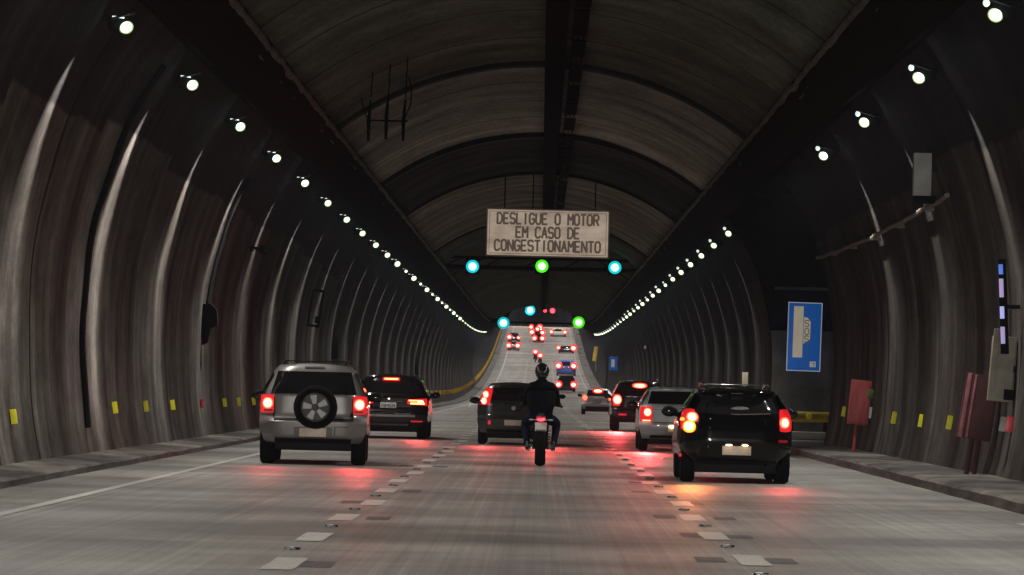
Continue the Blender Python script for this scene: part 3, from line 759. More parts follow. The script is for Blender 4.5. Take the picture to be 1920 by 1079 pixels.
# black vent box and its two cables
p = on_wall(383, 600, -1); o = empty('junction_box', (p.x+.12, p.y-.3, p.z), 0, 'black pear shaped junction box with two cables on the left wall', 'junction box')
MB().prism([(-.14, .32), (.06, .34), (.20, .2), (.22, -.12), (.06, -.2), (.0, -.50), (-.10, -.56), (-.17, -.1)], -.05, .2).build('box', M['blackm'], o, smooth=False)
for s, dd in ((0, 0), (1, .28)):
    b_ = MB(); pts = []
    for i in range(16):
        z = p.z+.25+i*.19; pts.append((XC-(wx(z)-.08)-o.location.x, dd*1.2+i*.035, z-o.location.z))
    b_.tube(pts, .035, 6); b_.build('cable', M['blackm'], o)
p = on_wall(152, 560, -1); b_ = MB(); pts = []
for i in range(30):
    z = .55+i*.2; pts.append((XC-(wx(z)-.05), p.y+.06*math.sin(i*.7), z))
b_.tube(pts, .055, 8); tag(b_.build('drain_pipe', M['blackm']), 'thick black pipe running up the left wall near the photo edge', 'pipe')
p = on_wall(470, 468, -1); b_ = MB(); b_.tube([(0, 0, .05), (.22, -.1, 0), (.4, -.3, -.1)], .04, 8); b_.box((.3, -.15, .0), (.12, .12, .2)); b_.box((0, 0, .02), (.1, .5, .12))
o = b_.build('wall_bracket', M['blackm'], loc=p, smooth=False); tag(o, 'empty black bracket sticking out high on the left wall', 'bracket')
p = on_wall(580, 578, -1); b_ = MB(); hh = .55
for s in (-1, 1): b_.box((s*.17, 0, 0), (.06, .08, 1.15)); b_.box((0, 0, s*hh), (.4, .08, .07))
b_.box((.1, 0, -.35), (.14, .1, .22)); o = b_.build('wall_frame', M['blackm'], loc=(p.x+.22, p.y-.2, p.z), smooth=False); o.rotation_euler = (0, .12, 0)
tag(o, 'upright empty black rectangular frame on the left wall', 'frame')
for px, py, hh, lab in ((623, 652, .8, 'narrow black box low on the left wall above the silver SUV'), (778, 686, 1.1, 'small far black box on the left wall above the dark SUV')):
    p = on_wall(px, py, -1); b_ = MB(); b_.box((.1, 0, 0), (.24, .2, hh), bev=.02); b_.tube([(.05, 0, hh/2), (.05, .1, hh/2+.9)], .03, 6)
    tag(b_.build('equipment_box', M['blackm'], loc=(p.x, p.y, p.z)), lab, 'box')
# three hanging rods near the left of the vault
hr = empty('hanging_bracket', W(727, 205, 50), 0, 'three black hanging rods joined by a crossbar below the left ceiling', 'bracket')
u = 50/F
for px, y0, y1 in ((692, 188, 266), (725, 178, 262), (757, 186, 264)):
    b_ = MB(); b_.tube([((px-727+3)*u, 0, (205-y0)*u), ((px-727)*u, 0, (205-y0-40)*u), ((px-727)*u, 0, (205-y1)*u)], [.02, .045, .03], 8); b_.build('rod', M['blackm'], hr)
b_ = MB(); b_.tube([(-38*u, 0, -22*u), (38*u, 0, -22*u)], .02, 6); b_.build('crossbar', M['blackm'], hr)
b_ = MB(); b_.tube([(30*u, 0, -22*u), (43*u, 0, 10*u), (44*u, .05, 40*u), (38*u, .1, 62*u)], .016, 6); b_.tube([(-50*u, 0, 20*u), (-44*u, 0, -5*u), (-36*u, 0, -20*u)], .014, 6); b_.build('cable', M['blackm'], hr)
for px in (692, 725, 757):
    x = hr.location.x+(px-727)*u
    b_ = MB(); b_.tube([((px-727+3)*u, 0, 22*u), ((px-727+5)*u, .1, ceil_z(x-XC)-hr.location.z+.05)], .014, 6); b_.build('hanger', M['blackm'], hr)
# right wall: grey box, pipe, cabinets, blue strip sign
p = on_wall(1755, 332, 1); o = empty('wall_box', (p.x-.28, p.y-.25, p.z), 0, 'pale grey upright box high on the right wall', 'box')
MB().box((0, 0, 0), (.30, .2, .72), bev=.012).build('cabinet', M['greyb'], o); MB().box((.04, .02, -.42), (.36, .22, .13), bev=.01).build('base', M['blackm'], o)  # black block below the cabinet stands in for its shadow
b_ = MB(); b_.box((.25, .05, .1), (.3, .1, .1)); b_.build('bracket', M['black'], o, smooth=False)
b_ = MB(); pts = []
for i in range(34):
    t_ = i/33; y = 36.9+(BAY0-.3-36.9)*t_; z = 4.68-.10*math.sin(t_*3)+.03*noise.noise(Vector((y*.8, 0, 0)))
    pts.append((XC+wx(z)-.12, y, z))
b_.tube(pts, .045, 8)
for i in (4, 10, 16, 22, 28): b_.box((pts[i][0]+.06, pts[i][1], pts[i][2]), (.16, .05, .13))
tag(b_.build('wall_pipe', worn('dusty pipe', (.10, .09, .08), (.2, .18, .16), 3)), 'thin dusty pipe running along the right wall down to the bay', 'pipe')
def cabinet(px, py, d, wpx, hpx, m_, label, lean, legs, foot):
    p = W(px, py, d); u = d/F; w_, h_ = wpx*u, hpx*u
    o = empty('hose_cabinet', p, 0, label, 'cabinet'); R_ = Matrix.Rotation(lean, 3, 'Y')
    MB().box((0, .12, 0), (w_, .26, h_), R_, .012).build('cabinet_body', m_, o)
    MB().box((0, -.025, 0), (w_*.84, .02, h_*.9), R_, .006).build('door', m_, o)
    for s in legs:
        b_ = MB(); x0 = s*w_*.5; zf = .18-p.z
        b_.tube([(x0, .1, -h_/2+.03), (x0-lean*1.0*(zf+h_/2)*-1*1.0, .1, zf)], .035, 8); b_.build('leg', m_, o)
    return o, R_, w_, h_
cabinet(1612, 755, 46.5, 38, 84, M['red'], 'faded red hose cabinet on a single leg near the bay edge', .08, (-.25,), 850)
o, R_, w_, h_ = cabinet(1836, 764, 34.6, 62, 122, M['darkred'], 'large dark red hose cabinet with scuffed pink left edge', .14, (-.35, .1), 895)
b_ = MB(); b_.box(R_ @ Vector((-w_*.44, -.02, 0)), (.06, .06, h_), R_, .01); b_.box(R_ @ Vector((-w_*.25, -.02, 0)), (.035, .06, h_*.98), R_, .01); b_.build('scuffed_edge', M['pinkred'], o)
p = W(1879, 692, 33.6); o = empty('beige_cabinet', p, 0, 'beige wall cabinet above and behind the dark red one', 'cabinet'); R_ = Matrix.Rotation(.07, 3, 'Y')
MB().box((0, .1, 0), (.34, .2, .98), R_, .012).build('cabinet_body', M['palecab'], o)
MB().box(R_ @ Vector((-.13, -.01, .12)), (.09, .03, .95), R_, .01).build('side_trim', M['palecab'], o)
MB().box(R_ @ Vector((.13, -.02, -.38)), (.15, .03, .16), R_, .01).build('meter_window', M['blackm'], o)
MB().box((.2, .25, 0), (.3, .1, .1)).build('bracket', M['black'], o, smooth=False)
p = W(1879, 575, 33.4); o = empty('strip_sign', p, 0, 'narrow dark upright strip with four blue and lilac patches on the right wall', 'sign')
MB().box((.02, .03, 0), (.12, .04, 1.42), Matrix.Rotation(-.055, 3, 'Y'), .005).build('board', M['blackm'], o)
M['bl'] = mat('blue lit patch', (.05, .12, .6), .4, emit=(.12, .25, .9), es=.55); M['li'] = mat('lilac lit patch', (.4, .32, .6), .4, emit=(.42, .33, .62), es=.6)
M['lb'] = mat('pale blue lit patch', (.4, .4, .7), .4, emit=(.38, .42, .85), es=.75)
for y0, y1, k_ in ((496, 515, 'bl'), (523, 558, 'li'), (575, 598, 'lb'), (613, 645, 'li')):
    zc = -((y0+y1)/2-575)*33.4/F; b_ = MB(); b_.box((-zc*.055-.005, 0, zc), (.065, .02, (y1-y0)*33.4/F), Matrix.Rotation(-.055, 3, 'Y'), .008); b_.build('lit_patch', M[k_], o)
MB().box((.25, .1, .0), (.45, .06, .06)).build('bracket', M['black'], o, smooth=False)
p = W(1632, 740, 45.6); MBo = MB().box((0, 0, 0), (.12, .12, .2), bev=.02).build('green_box', worn('green alarm box', (.03, .05, .01), (.09, .12, .03), 5), loc=p); tag(MBo, 'tiny dull green box on the right edge of the faded red cabinet', 'box')
p = on_wall(1217, 652, 1); o = empty('pale_lamp', (p.x-.2, p.y, p.z), 0, 'tiny pale pinkish lamp alone on the far right wall', 'lamp')
MB().box((.1, .1, 0), (.3, .2, .3), bev=.03).build('housing', M['blackm'], o); MB().ellipsoid((-.03, -.02, 0), (.09, .05, .12)).build('lens', M['whiteref'], o)

# ------------------------------------------------------------------ vehicles
def lerp_tab(tab, z):
    if z <= tab[0][0]: return tab[0][1]
    for (a, p), (b, q) in zip(tab, tab[1:]):
        if z <= b:
            t = (z-a)/(b-a); t = t*t*(3-2*t)*.35+t*.65; return p+(q-p)*t
    return tab[-1][1]
class Car:
    """rear: (z, y) outline of the tail seen from the side; wid: (z, half width); origin on the road below the rear bumper"""
    def __init__(s, name, label, cat, X, d, yaw, paint, H, L, zb, rear, wid, roofw=None, corner=.20, crown=.05, sedan=None, group=None, wheel_y=.62, tyre_r=.33, tyre_w=.22, detail=True, track=None):
        s.root = empty(name, (X, d, zr(d)), yaw, label, cat, group)
        s.pitch = math.atan((zr(d+2)-zr(d))/2/K); s.root.rotation_euler.x = s.pitch
        s.H, s.L, s.zb, s.rear, s.wid, s.corner_k, s.crown, s.paint = H, L, zb, rear, wid, corner, crown, paint
        nr, nc = (26, 18) if detail else (12, 8)
        def rz(a, v): return zb+(H-crown*a*a-zb)*v
        mb = MB()
        back = lambda u, v: s.pt(2*u-1, rz(2*u-1, v))
        mb.grid(back, nc, nr)
        loop = [(-1, i/nr) for i in range(nr+1)]+[(-1+2*i/nc, 1) for i in range(1, nc+1)]+[(1, 1-i/nr) for i in range(1, nr+1)]
        st = [(None, 1)]
        yr = lerp_tab(rear, H)
        if sedan: st += [(yr+.6, 0), (yr+1.3, 0)]
        s.hood = 1.0*H/1.6
        prof = [(yr+.25, H), (yr+.8, H+.015), (1.9, H+.02) if not sedan else (yr+1.2, H+.01), (min(2.6, L*.62), H-.02), (L*.72, s.hood+.18), (L*.80, s.hood+.02), (L*.93, s.hood-.08), (L-.05, s.hood-.25), (L+.05, .55)]
        prof = sorted(prof)
        rows = [[Vector(s.pt(a, rz(a, v))) for a, v in loop]]
        for k, (y, h) in enumerate(prof):
            fr = 1 if y < L*.8 else 1-.18*((y-L*.8)/(L*.2))**2
            rr = []
            for a, v in loop:
                zz = rz(a, v); wv = s.w(zz)*fr*(1.02 if .2 < v < .6 else 1.0)
                y0 = s.pt(a, zz)[1]
                yy = max(y, y0+.04*(k+1)) if y < L*.7 else y
                z2 = zb+(zz-zb)*(h-zb)/(H-zb)
                rr.append(Vector((a*wv, yy, z2)))
            rows.append(rr)
        vs = [p for r in rows for p in r]; n = len(loop)
        mb.add(vs, [(j*n+k, j*n+k+1, (j+1)*n+k+1, (j+1)*n+k) for j in range(len(rows)-1) for k in range(n-1)])
        mb.add(rows[-1], [tuple(range(n))])
        mb.add([rows[j][0] for j in range(len(rows))]+[rows[j][-1] for j in range(len(rows))], [(j, j+1, j+1+len(rows), j+len(rows)) for j in range(len(rows)-1)])
        s.body = mb.build('body', paint, s.root, ang=38)
        s.wheels(wheel_y, L-.85, tyre_r, tyre_w, (track or wid[1][1])-tyre_w/2-.01, detail)
        mb = MB(); mb.box((0, L/2+.1, zb-.02), (wid[1][1]*1.62, L-.5, .22), bev=.03 if detail else 0)
        if detail: mb.tube([(wid[1][1]*.55, .12, zb-.03), (wid[1][1]*.55, .5, zb)], .03, 8); mb.box((0, wheel_y, zb-.06), (wid[1][1]*1.5, .12, .1))
        mb.build('underbody', M['plastic'], s.root)
    def w(s, z): return lerp_tab(s.wid, z)
    def pt(s, a, z, t=0):
        y = lerp_tab(s.rear, z); k = max(0, (abs(a)-.5)/.5)
        return (a*s.w(z)*(1-.0*k)+math.copysign(t*.5*k, a), y+s.corner_k*k**2.4-t*(1-.4*k), z)
    def patch(s, name, m, x0, x1, z0, z1, t=.008, parent=None, nx=10, nz=8, shape=None, round_=0):
        """thin shell following the rear; x and z in metres; shape(u, v) may move the outline"""
        def xz(u, v):
            uu, vv = (shape(u, v) if shape else (u, v))
            if round_:
                p, q = 2*uu-1, 2*vv-1
                p, q = p*math.sqrt(max(0, 1-round_*q*q/2)), q*math.sqrt(max(0, 1-round_*p*p/2)); uu, vv = (p+1)/2, (q+1)/2
            return x0+(x1-x0)*uu, z0+(z1-z0)*vv
        mb = MB()
        def fn(tt):
            def f(u, v):
                x, z = xz(u, v); a = max(-1.0, min(1.0, x/s.w(z))); return s.pt(a, z, tt)
            return f
        mb.grid(fn(t), nx, nz); mb.grid(fn(-.03), nx, nz)
        A, B = fn(t), fn(-.03)
        bd = [(i/nx, 0) for i in range(nx)]+[(1, j/nz) for j in range(nz)]+[(1-i/nx, 1) for i in range(nx)]+[(0, 1-j/nz) for j in range(nz)]
        n = len(bd); mb.add([A(*p) for p in bd]+[B(*p) for p in bd], [(i, (i+1) % n, (i+1) % n+n, i+n) for i in range(n)])
        return mb.build(name, m, parent or s.root, ang=50)
    def sidewin(s, z0, z1, y0, y1, n=3):
        for sg_ in (-1, 1):
            b_ = MB()
            def fn(u, v):
                z = z0+(z1-z0)*v; yb = lerp_tab(s.rear, z)
                return (sg_*(s.w(z)*(1.0)+.006), yb+.12+y0*.0+(y1-yb-.12-.25*v)*u, z)
            b_.grid(fn, 8, 4); b_.build('side_window', M['glass'], s.root)
    def wheels(s, y0, y1, r, w_, x, detail):
        for sg_ in (-1, 1):
            for y in (y0, y1):
                b_ = MB(); h = w_/2; b_.lathe([(-h*.8, r*.55), (-h, r*.8), (-h*.92, r*.93), (-h*.6, r), (h*.6, r), (h*.92, r*.93), (h, r*.8), (h*.8, r*.55)], (0, 0, 0), 'X', 32 if detail else 14)
                wh = b_.build('wheel', M['rubber'], s.root, loc=(sg_*x, y, r))
                if detail:
                    b_ = MB(); b_.lathe([(sg_*h*.8, r*.56), (sg_*h*.6, r*.5), (sg_*h*.7, r*.1), (sg_*h*.72, .001)], (0, 0, 0), 'X', 20); b_.build('rim', M['alloy'], wh)
    def mirrors(s, y, z, w_=None, m_=None):
        for sg_ in (-1, 1):
            x = s.w(z)
            b_ = MB(); b_.ellipsoid((sg_*(x+.13), y, z+.02), (.13, .09, .085)); b_.tube([(sg_*(x-.02), y+.02, z-.04), (sg_*(x+.08), y, z-.02)], .03, 6); mm = b_.build('mirror', m_ or M['plastic'], s.root)
            b_ = MB(); b_.ellipsoid((sg_*(x+.13), y-.075, z+.02), (.10, .02, .06)); b_.build('mirror_glass', M['glass'], mm)
    def plate(s, z, m_, w_=.40, h_=.13, x=0, txt=None, y=None):
        yy = (lerp_tab(s.rear, z) if y is None else y)-.02
        b_ = MB().box((0, 0, 0), (w_, .012, h_), bev=.004).build('number_plate', m_, s.root, loc=(x, yy, z))
        if txt: text(txt, .075, (0, -.007, -.005), b_, 'lettering', M['platetext'], width=w_*.84, stroke=.17, thick=.002)
        return b_
def brake_light(car, x0, x1, z0, z1, hot=None, lens='lensred', shape=None, core='hot', glow=True, round_=.6):
    """one lens shell with the lit bulb seen inside it"""
    L_ = car.patch('taillight', M[lens], x0, x1, z0, z1, .016, shape=shape, round_=.15)
    if hot:
        cx_, cz_, rx, rz_ = hot
        if glow: car.patch('lit_glow', M['mid'], cx_-rx*1.35, cx_+rx*1.35, cz_-rz_*1.35, cz_+rz_*1.35, .022, L_, 8, 8, round_=.95)
        car.patch('lit_bulb', M[core], cx_-rx, cx_+rx, cz_-rz_, cz_+rz_, .030, L_, 8, 8, round_=.95)
    return L_
def beam(car, x, z, watts, col=(1, .07, .07), dx=None):
    o = spot('tail_lamp_beam', (x, -.14, z), (-x*.12 if dx is None else dx, -1, -.20), watts*.85, 50, 1.0, col, car.root, .06); return o
# --- silver SUV with the spare wheel
c = Car('silver_suv', 'silver SUV with a spare wheel on its tailgate in the left lane', 'car', -3.70, 36.7, .035, M['silver'], 1.66, 4.2, .36,
        rear=[(.36, .10), (.44, .0), (.72, -.03), (.78, .05), (1.15, .07), (1.22, .10), (1.55, .30), (1.60, .33), (1.66, .40)],
        wid=[(.36, .80), (.60, .885), (.95, .885), (1.15, .855), (1.52, .68), (1.62, .60), (1.66, .50)], corner=.22, crown=.03, tyre_r=.345, tyre_w=.25, track=.885)
c.patch('rear_window', M['glass'], -.70, .70, 1.16, 1.53, .008, nx=16, shape=lambda u, v: (.5+(u-.5)*(1.0-.15*v), v))
c.patch('bumper_lower', M['plastic'], -.62, .62, .33, .43, .02, nx=14)
c.patch('tailgate_gap', M['plastic'], -.64, .66, .735, .765, .010, nx=14)
for s in (-1, 1): c.patch('door_seam', M['plastic'], s*.645-.008, s*.645+.008, .76, 1.10, .006, nx=2)
c.patch('lower_corner_trim', M['plastic'], .58, .645, .765, .93, .007, nx=3, shape=lambda u, v: (1-(1-u)*(1-v), v))
for s in (-1, 1):
    brake_light(c, s*.86 if s < 0 else .645, -.645 if s < 0 else .86, .84, 1.14, (s*.745, 1.0, .062, .068))
    c.patch('reverse_lens', M['pinkred'], min(s*.66, s*.80), max(s*.66, s*.80), .86, .90, .022)
c.patch('high_brake_light', M['rimdark'], -.16, .16, 1.585, 1.615, .012)
c.sidewin(1.14, 1.52, 0, 2.7); beam(c, -.745, 1.0, 60); beam(c, .745, 1.0, 220); c.mirrors(2.55, 1.10)
c.plate(.535, M['plate'], .44, .145, x=.0, y=-.03)
MB().box((0, 0, 0), (.62, .03, .17), bev=.012).build('plate_recess', M['silver'], c.root, loc=(0, -.022, .535))
MB().ellipsoid((.02, -.06, .625), (.035, .015, .016)).build('plate_lamp', M['platelamp'], c.root)
b_ = MB(); b_.box((.36, -.035, .56), (.012, .012, .14)); b_.box((.47, -.035, .63), (.22, .012, .01)); b_.build('tow_cover', M['plastic'], c.root, smooth=False)
sw_ = MB().lathe([(.10, .17), (.0, .20), (-.07, .25), (-.10, .31), (-.07, .345), (.05, .36), (.13, .34), (.14, .20)], (0, 0, 0), 'Y', 40).build('spare_wheel', M['rubber'], c.root, loc=(.035, -.06, .945))
MB().lathe([(-.02, .001), (-.02, .22), (-.085, .232), (-.10, .222), (-.10, .235), (-.02, .25)], (0, 0, 0), 'Y', 40).build('rim', M['rimdark'], sw_)
b_ = MB()
for k in range(5):
    a = math.radians(100+72*k); b_.prism([(math.cos(a+da)*r_, math.sin(a+da)*r_) for da, r_ in ((-.55, .055), (-.27, .21), (.27, .21), (.55, .055))], -.10, -.055)
b_.lathe([(-.10, .001), (-.115, .05), (-.09, .07)], (0, 0, 0), 'Y', 20); b_.lathe([(-.095, .212), (-.108, .222), (-.095, .234)], (0, 0, 0), 'Y', 40)
b_.build('spokes', M['alloy'], sw_, ang=30)
MB().lathe([(-.125, .001), (-.125, .028), (-.11, .032)], (0, 0, 0), 'Y', 16).build('hub_cap', M['rimdark'], sw_)
MB().box((.035, .0, .76), (.3, .12, .14), bev=.02).build('wheel_carrier', M['plastic'], c.root)
for s in (-1, 1): MB().tube([(s*.50, .50, 1.66), (s*.52, .62, 1.715), (s*.53, 2.0, 1.725), (s*.52, 2.3, 1.67)], .018, 8).build('roof_rail', M['plastic'], c.root)
MB().box((0, .55, 1.70), (1.0, .10, .02), bev=.008).build('roof_bar', M['plastic'], c.root)
MB().box((-.02, .12, 1.17), (.5, .012, .012)).build('wiper', M['plastic'], c.root)
# --- dark SUV beyond it
c = Car('dark_suv', 'dark SUV with three lit brake lights, half behind the silver SUV', 'car', -3.72, 55.9, 0, M['maroon'], 1.60, 4.6, .30,
        rear=[(.30, .12), (.42, .02), (.66, -.02), (.74, .04), (1.05, .06), (1.15, .12), (1.45, .40), (1.52, .42), (1.60, .55)],
        wid=[(.30, .86), (.60, .94), (.95, .94), (1.12, .90), (1.45, .74), (1.56, .62), (1.60, .50)], corner=.26, crown=.03, tyre_r=.35, tyre_w=.26, track=.93)
c.patch('rear_window', M['glass'], -.72, .72, 1.14, 1.44, .008, nx=14, shape=lambda u, v: (.5+(u-.5)*(1-.14*v), v))
for s in (-1, 1):
    L_ = brake_light(c, min(s*.42, s*.9), max(s*.42, s*.9), .83, 1.02, None, shape=lambda u, v, s=s: ((u, v*(.55+.45*(u if s > 0 else 1-u))+.22*(1-(u if s > 0 else 1-u)))))
    c.patch('lit_strip', M['led'], min(s*.50, s*.84), max(s*.50, s*.84), .87, .905, .024, L_); c.patch('lit_strip', M['led'], min(s*.46, s*.80), max(s*.46, s*.80), .945, .97, .024, L_)
    c.patch('lit_bulb', M['hot'], min(s*.68, s*.82), max(s*.68, s*.82), .90, .955, .027, L_, round_=.8)
    c.patch('bumper_reflector', M['reflect'], min(s*.52, s*.80), max(s*.52, s*.80), .425, .455, .012)
L_ = c.patch('high_brake_light', M['lensred'], -.22, .22, 1.44, 1.535, .05, round_=.3); c.patch('lit_strip', M['led'], -.17, .17, 1.475, 1.505, .060, L_)
c.plate(.83, M['platew'], .40, .135, x=-.05, txt='FQP4034')
c.patch('chrome_strip', M['chrome'], -.40, .30, .925, .94, .014); c.patch('bumper_trim', M['greyb'], -.5, .62, .545, .60, .006, nx=14); c.patch('skid_plate', M['steel'], -.5, .5, .33, .37, .01)
MB().lathe([(-.01, .001), (-.012, .035), (0, .04)], (-.0, 0, 0), 'Y', 16).build('round_badge', M['chrome'], c.root, loc=(-.02, .03, .99))
for s in (-1, 1): MB().tube([(s*.5, -.02, .34), (s*.5, .3, .34)], .045, 12).build('exhaust', M['blackm'], c.root)
c.sidewin(1.12, 1.45, 0, 2.9); beam(c, .72, .93, 260); c.mirrors(2.8, 1.08)
# --- dark grey car right ahead of the motorcycle
c = Car('dark_hatchback', 'dark grey car in the middle lane partly hidden by the rider', 'car', -.60, 52.5, 0, M['darkcar'], 1.46, 4.0, .28,
        rear=[(.28, .12), (.36, .02), (.60, -.03), (.68, .03), (.98, .10), (1.06, .16), (1.34, .50), (1.40, .50), (1.46, .62)],
        wid=[(.28, .78), (.55, .85), (.9, .85), (1.05, .81), (1.36, .63), (1.42, .55), (1.46, .46)], corner=.2, crown=.04, tyre_r=.30, tyre_w=.20, track=.84)
c.patch('rear_window', M['glass'], -.62, .62, 1.04, 1.34, .008, nx=14, shape=lambda u, v: (.5+(u-.5)*(1-.16*v), v))
for s in (-1, 1):
    L_ = brake_light(c, min(s*.56, s*.80), max(s*.56, s*.80), .93, 1.34, None, shape=lambda u, v, s=s: (u-(v*.30 if s > 0 else -v*.30), v))
    for zz, rr in ((1.02, .055), (1.17, .06)):
        x = s*(.70-(zz-.98)*.25)
        c.patch('lit_glow', M['mid'], x-.065, x+.065, zz-.085, zz+.085, .024, L_, round_=.95); c.patch('lit_bulb', M['hot'], x-.045, x+.045, zz-.06, zz+.06, .032, L_, round_=.95)
    c.patch('clear_lens', M['chrome'], min(s*.74, s*.80), max(s*.74, s*.80), .95, 1.02, .02)
    c.patch('bumper_reflector', M['reflect'], min(s*.53, s*.59), max(s*.53, s*.59), .47, .56, .012)
c.plate(.52, M['plate'], .42, .13); c.patch('chrome_strip', M['chrome'], -.38, .38, .60, .617, .014, nx=12); c.patch('bumper_lip', M['plastic'], -.62, .62, .30, .345, .012, nx=12)
MB().lathe([(-.012, .001), (-.014, .05), (0, .055)], (0, 0, 0), 'Y', 18).build('round_badge', M['steel'], c.root, loc=(0, .03, .86))
c.patch('tailgate_crease', M['chrome'], -.4, .45, .735, .743, .004, nx=10)
c.sidewin(1.02, 1.35, 0, 2.4); beam(c, -.7, 1.1, 200); beam(c, .7, 1.1, 600, dx=.05); c.mirrors(2.4, 1.0)
# --- black hatchback with its indicator on
c = Car('black_hatchback', 'black hatchback with lit orange indicator and roof rails, nearest car in the right lane', 'car', 2.955, 33.35, 0, M['blackcar'], 1.43, 3.9, .28,
        rear=[(.28, .14), (.40, .05), (.62, .01), (.80, .02), (.98, .06), (1.05, .11), (1.32, .34), (1.36, .25), (1.40, .28), (1.43, .38)],
        wid=[(.28, .76), (.52, .84), (.88, .84), (1.02, .80), (1.32, .62), (1.40, .55), (1.43, .45)], corner=.36, crown=.05, tyre_r=.315, tyre_w=.22, track=.83)
c.patch('rear_window', M['glass2'], -.62, .62, 1.02, 1.31, .008, nx=16, nz=10, shape=lambda u, v: (.5+(u-.5)*(1-.17*v), v+.10*(1-v)*(abs(2*u-1)**2)))
L_ = c.patch('taillight', M['lensred'], -.82, -.62, .78, 1.10, .016, round_=.3)
c.patch('lit_glow', M['mid'], -.74, -.58, .90, 1.05, .022, L_, round_=.95); c.patch('lit_bulb', M['hot'], -.715, -.605, .92, 1.03, .032, L_, round_=.95)
c.patch('indicator_glow', M['orangedim'], -.79, -.61, .74, .92, .024, L_, round_=.9); c.patch('lit_indicator', M['orange'], -.76, -.64, .775, .895, .036, L_, round_=.95)
c.patch('indicator_glow', M['orangedim'], -.835, -.765, .915, .965, .022, L_, round_=.9)
L_ = c.patch('taillight', M['lensred'], .63, .82, .78, 1.12, .016, round_=.3)
c.patch('lit_glow', M['mid'], .635, .785, .835, 1.0, .022, L_, round_=.95); c.patch('lit_bulb', M['hot'], .665, .76, .86, .97, .032, L_, round_=.95)
c.plate(.49, M['plate'], .43, .135)
for s in (-1, 1): MB().ellipsoid((s*.12+.0, -.06, .57), (.05, .012, .008)).build('plate_lamp', M['platelamp'], c.root)
c.patch('high_brake_light', M['greyb'], -.085, .085, 1.335, 1.347, .014); c.patch('spoiler_edge', M['blackcar'], -.55, .55, 1.345, 1.375, .05, nx=14)
for s in (-1, 1):
    MB().tube([(s*.47, .38, 1.42), (s*.49, .50, 1.475), (s*.50, 1.8, 1.49), (s*.49, 2.1, 1.44)], .017, 8).build('roof_rail', M['chrome'], c.root)
MB().box((.0, .48, 1.475), (.98, .05, .014), bev=.005).build('roof_bar', M['chrome'], c.root)
MB().tube([(-.1, .10, 1.035), (.02, .07, 1.03), (.50, .10, 1.05)], .008, 6).build('wiper', M['chrome'], c.root)
for zz in (.96, .82, .67, .54): MB().ellipsoid((-.40-.06*(.96-zz), -.035 if zz < .7 else .03, zz), (.012, .008, .01)).build('trim_stud', M['chrome'], c.root)
c.patch('lower_reflector', M['reddim'], .62, .76, .62, .66, .012); c.patch('bumper_lip', M['plastic'], -.6, .6, .29, .34, .012, nx=12)
MB().ellipsoid((-.845, .75, .84), (.02, .07, .03)).build('side_repeater', M['reddim'], c.root)
for z_ in (.40,): MB().ellipsoid((-.825, .30, z_), (.02, .05, .03)).build('side_reflector', M['reflect'], c.root)
MB().tube([(-.35, .05, .30), (-.35, .35, .28)], .028, 10).build('exhaust', M['blackm'], c.root)
c.sidewin(1.0, 1.33, 0, 2.4); beam(c, -.66, .98, 60); beam(c, .71, .9, 90); beam(c, -.70, .83, 170, (1, .30, .06)); c.mirrors(2.35, 1.02)
# pale patch stands in for the reflection in the rear glass
MB().ellipsoid((.04, .15, 1.10), (.15, .012, .045)).build('glass_reflection_patch', M['steel'], c.root)
# --- silver hatchback
c = Car('silver_hatchback', 'pale silver hatchback in the right lane just left of the black hatchback', 'car', 3.09, 50.0, 0, M['silver2'], 1.45, 3.9, .28,
        rear=[(.28, .12), (.36, .02), (.58, -.04), (.66, .03), (1.0, .10), (1.06, .14), (1.34, .42), (1.40, .42), (1.45, .52)],
        wid=[(.28, .78), (.55, .85), (.9, .85), (1.05, .82), (1.34, .66), (1.41, .58), (1.45, .48)], corner=.2, crown=.035, tyre_r=.30, tyre_w=.20, track=.85)
c.patch('rear_window', M['glass'], -.66, .66, 1.06, 1.345, .008, nx=14, shape=lambda u, v: (.5+(u-.5)*(1-.13*v), v))
for s in (-1, 1):
    L_ = brake_light(c, min(s*.56, s*.82), max(s*.56, s*.82), .66, 1.0, (s*.66, .87, .06, .07), shape=lambda u, v, s=s: (u, v))
    c.patch('lit_strip', M['led'], min(s*.60, s*.76), max(s*.60, s*.76), .675, .695, .024, L_)
c.plate(.50, M['plate'], .42, .13); MB().ellipsoid((-.10, -.07, .56), (.09, .02, .03)).build('plate_lamp', M['platelamp'], c.root)
c.patch('tailgate_seam', M['plastic'], -.54, .54, .635, .65, .006, nx=12); c.patch('bumper_lip', M['plastic'], -.6, .6, .29, .36, .012, nx=12); c.patch('tailgate_crease', M['chrome'], -.5, .5, .93, .938, .006, nx=12)
c.patch('handle_recess', M['plastic'], -.25, .25, .80, .85, .004, nx=8)
c.sidewin(1.04, 1.35, 0, 2.4); beam(c, -.66, .87, 1700, dx=-.26); beam(c, .66, .87, 150); c.mirrors(2.4, 1.0)
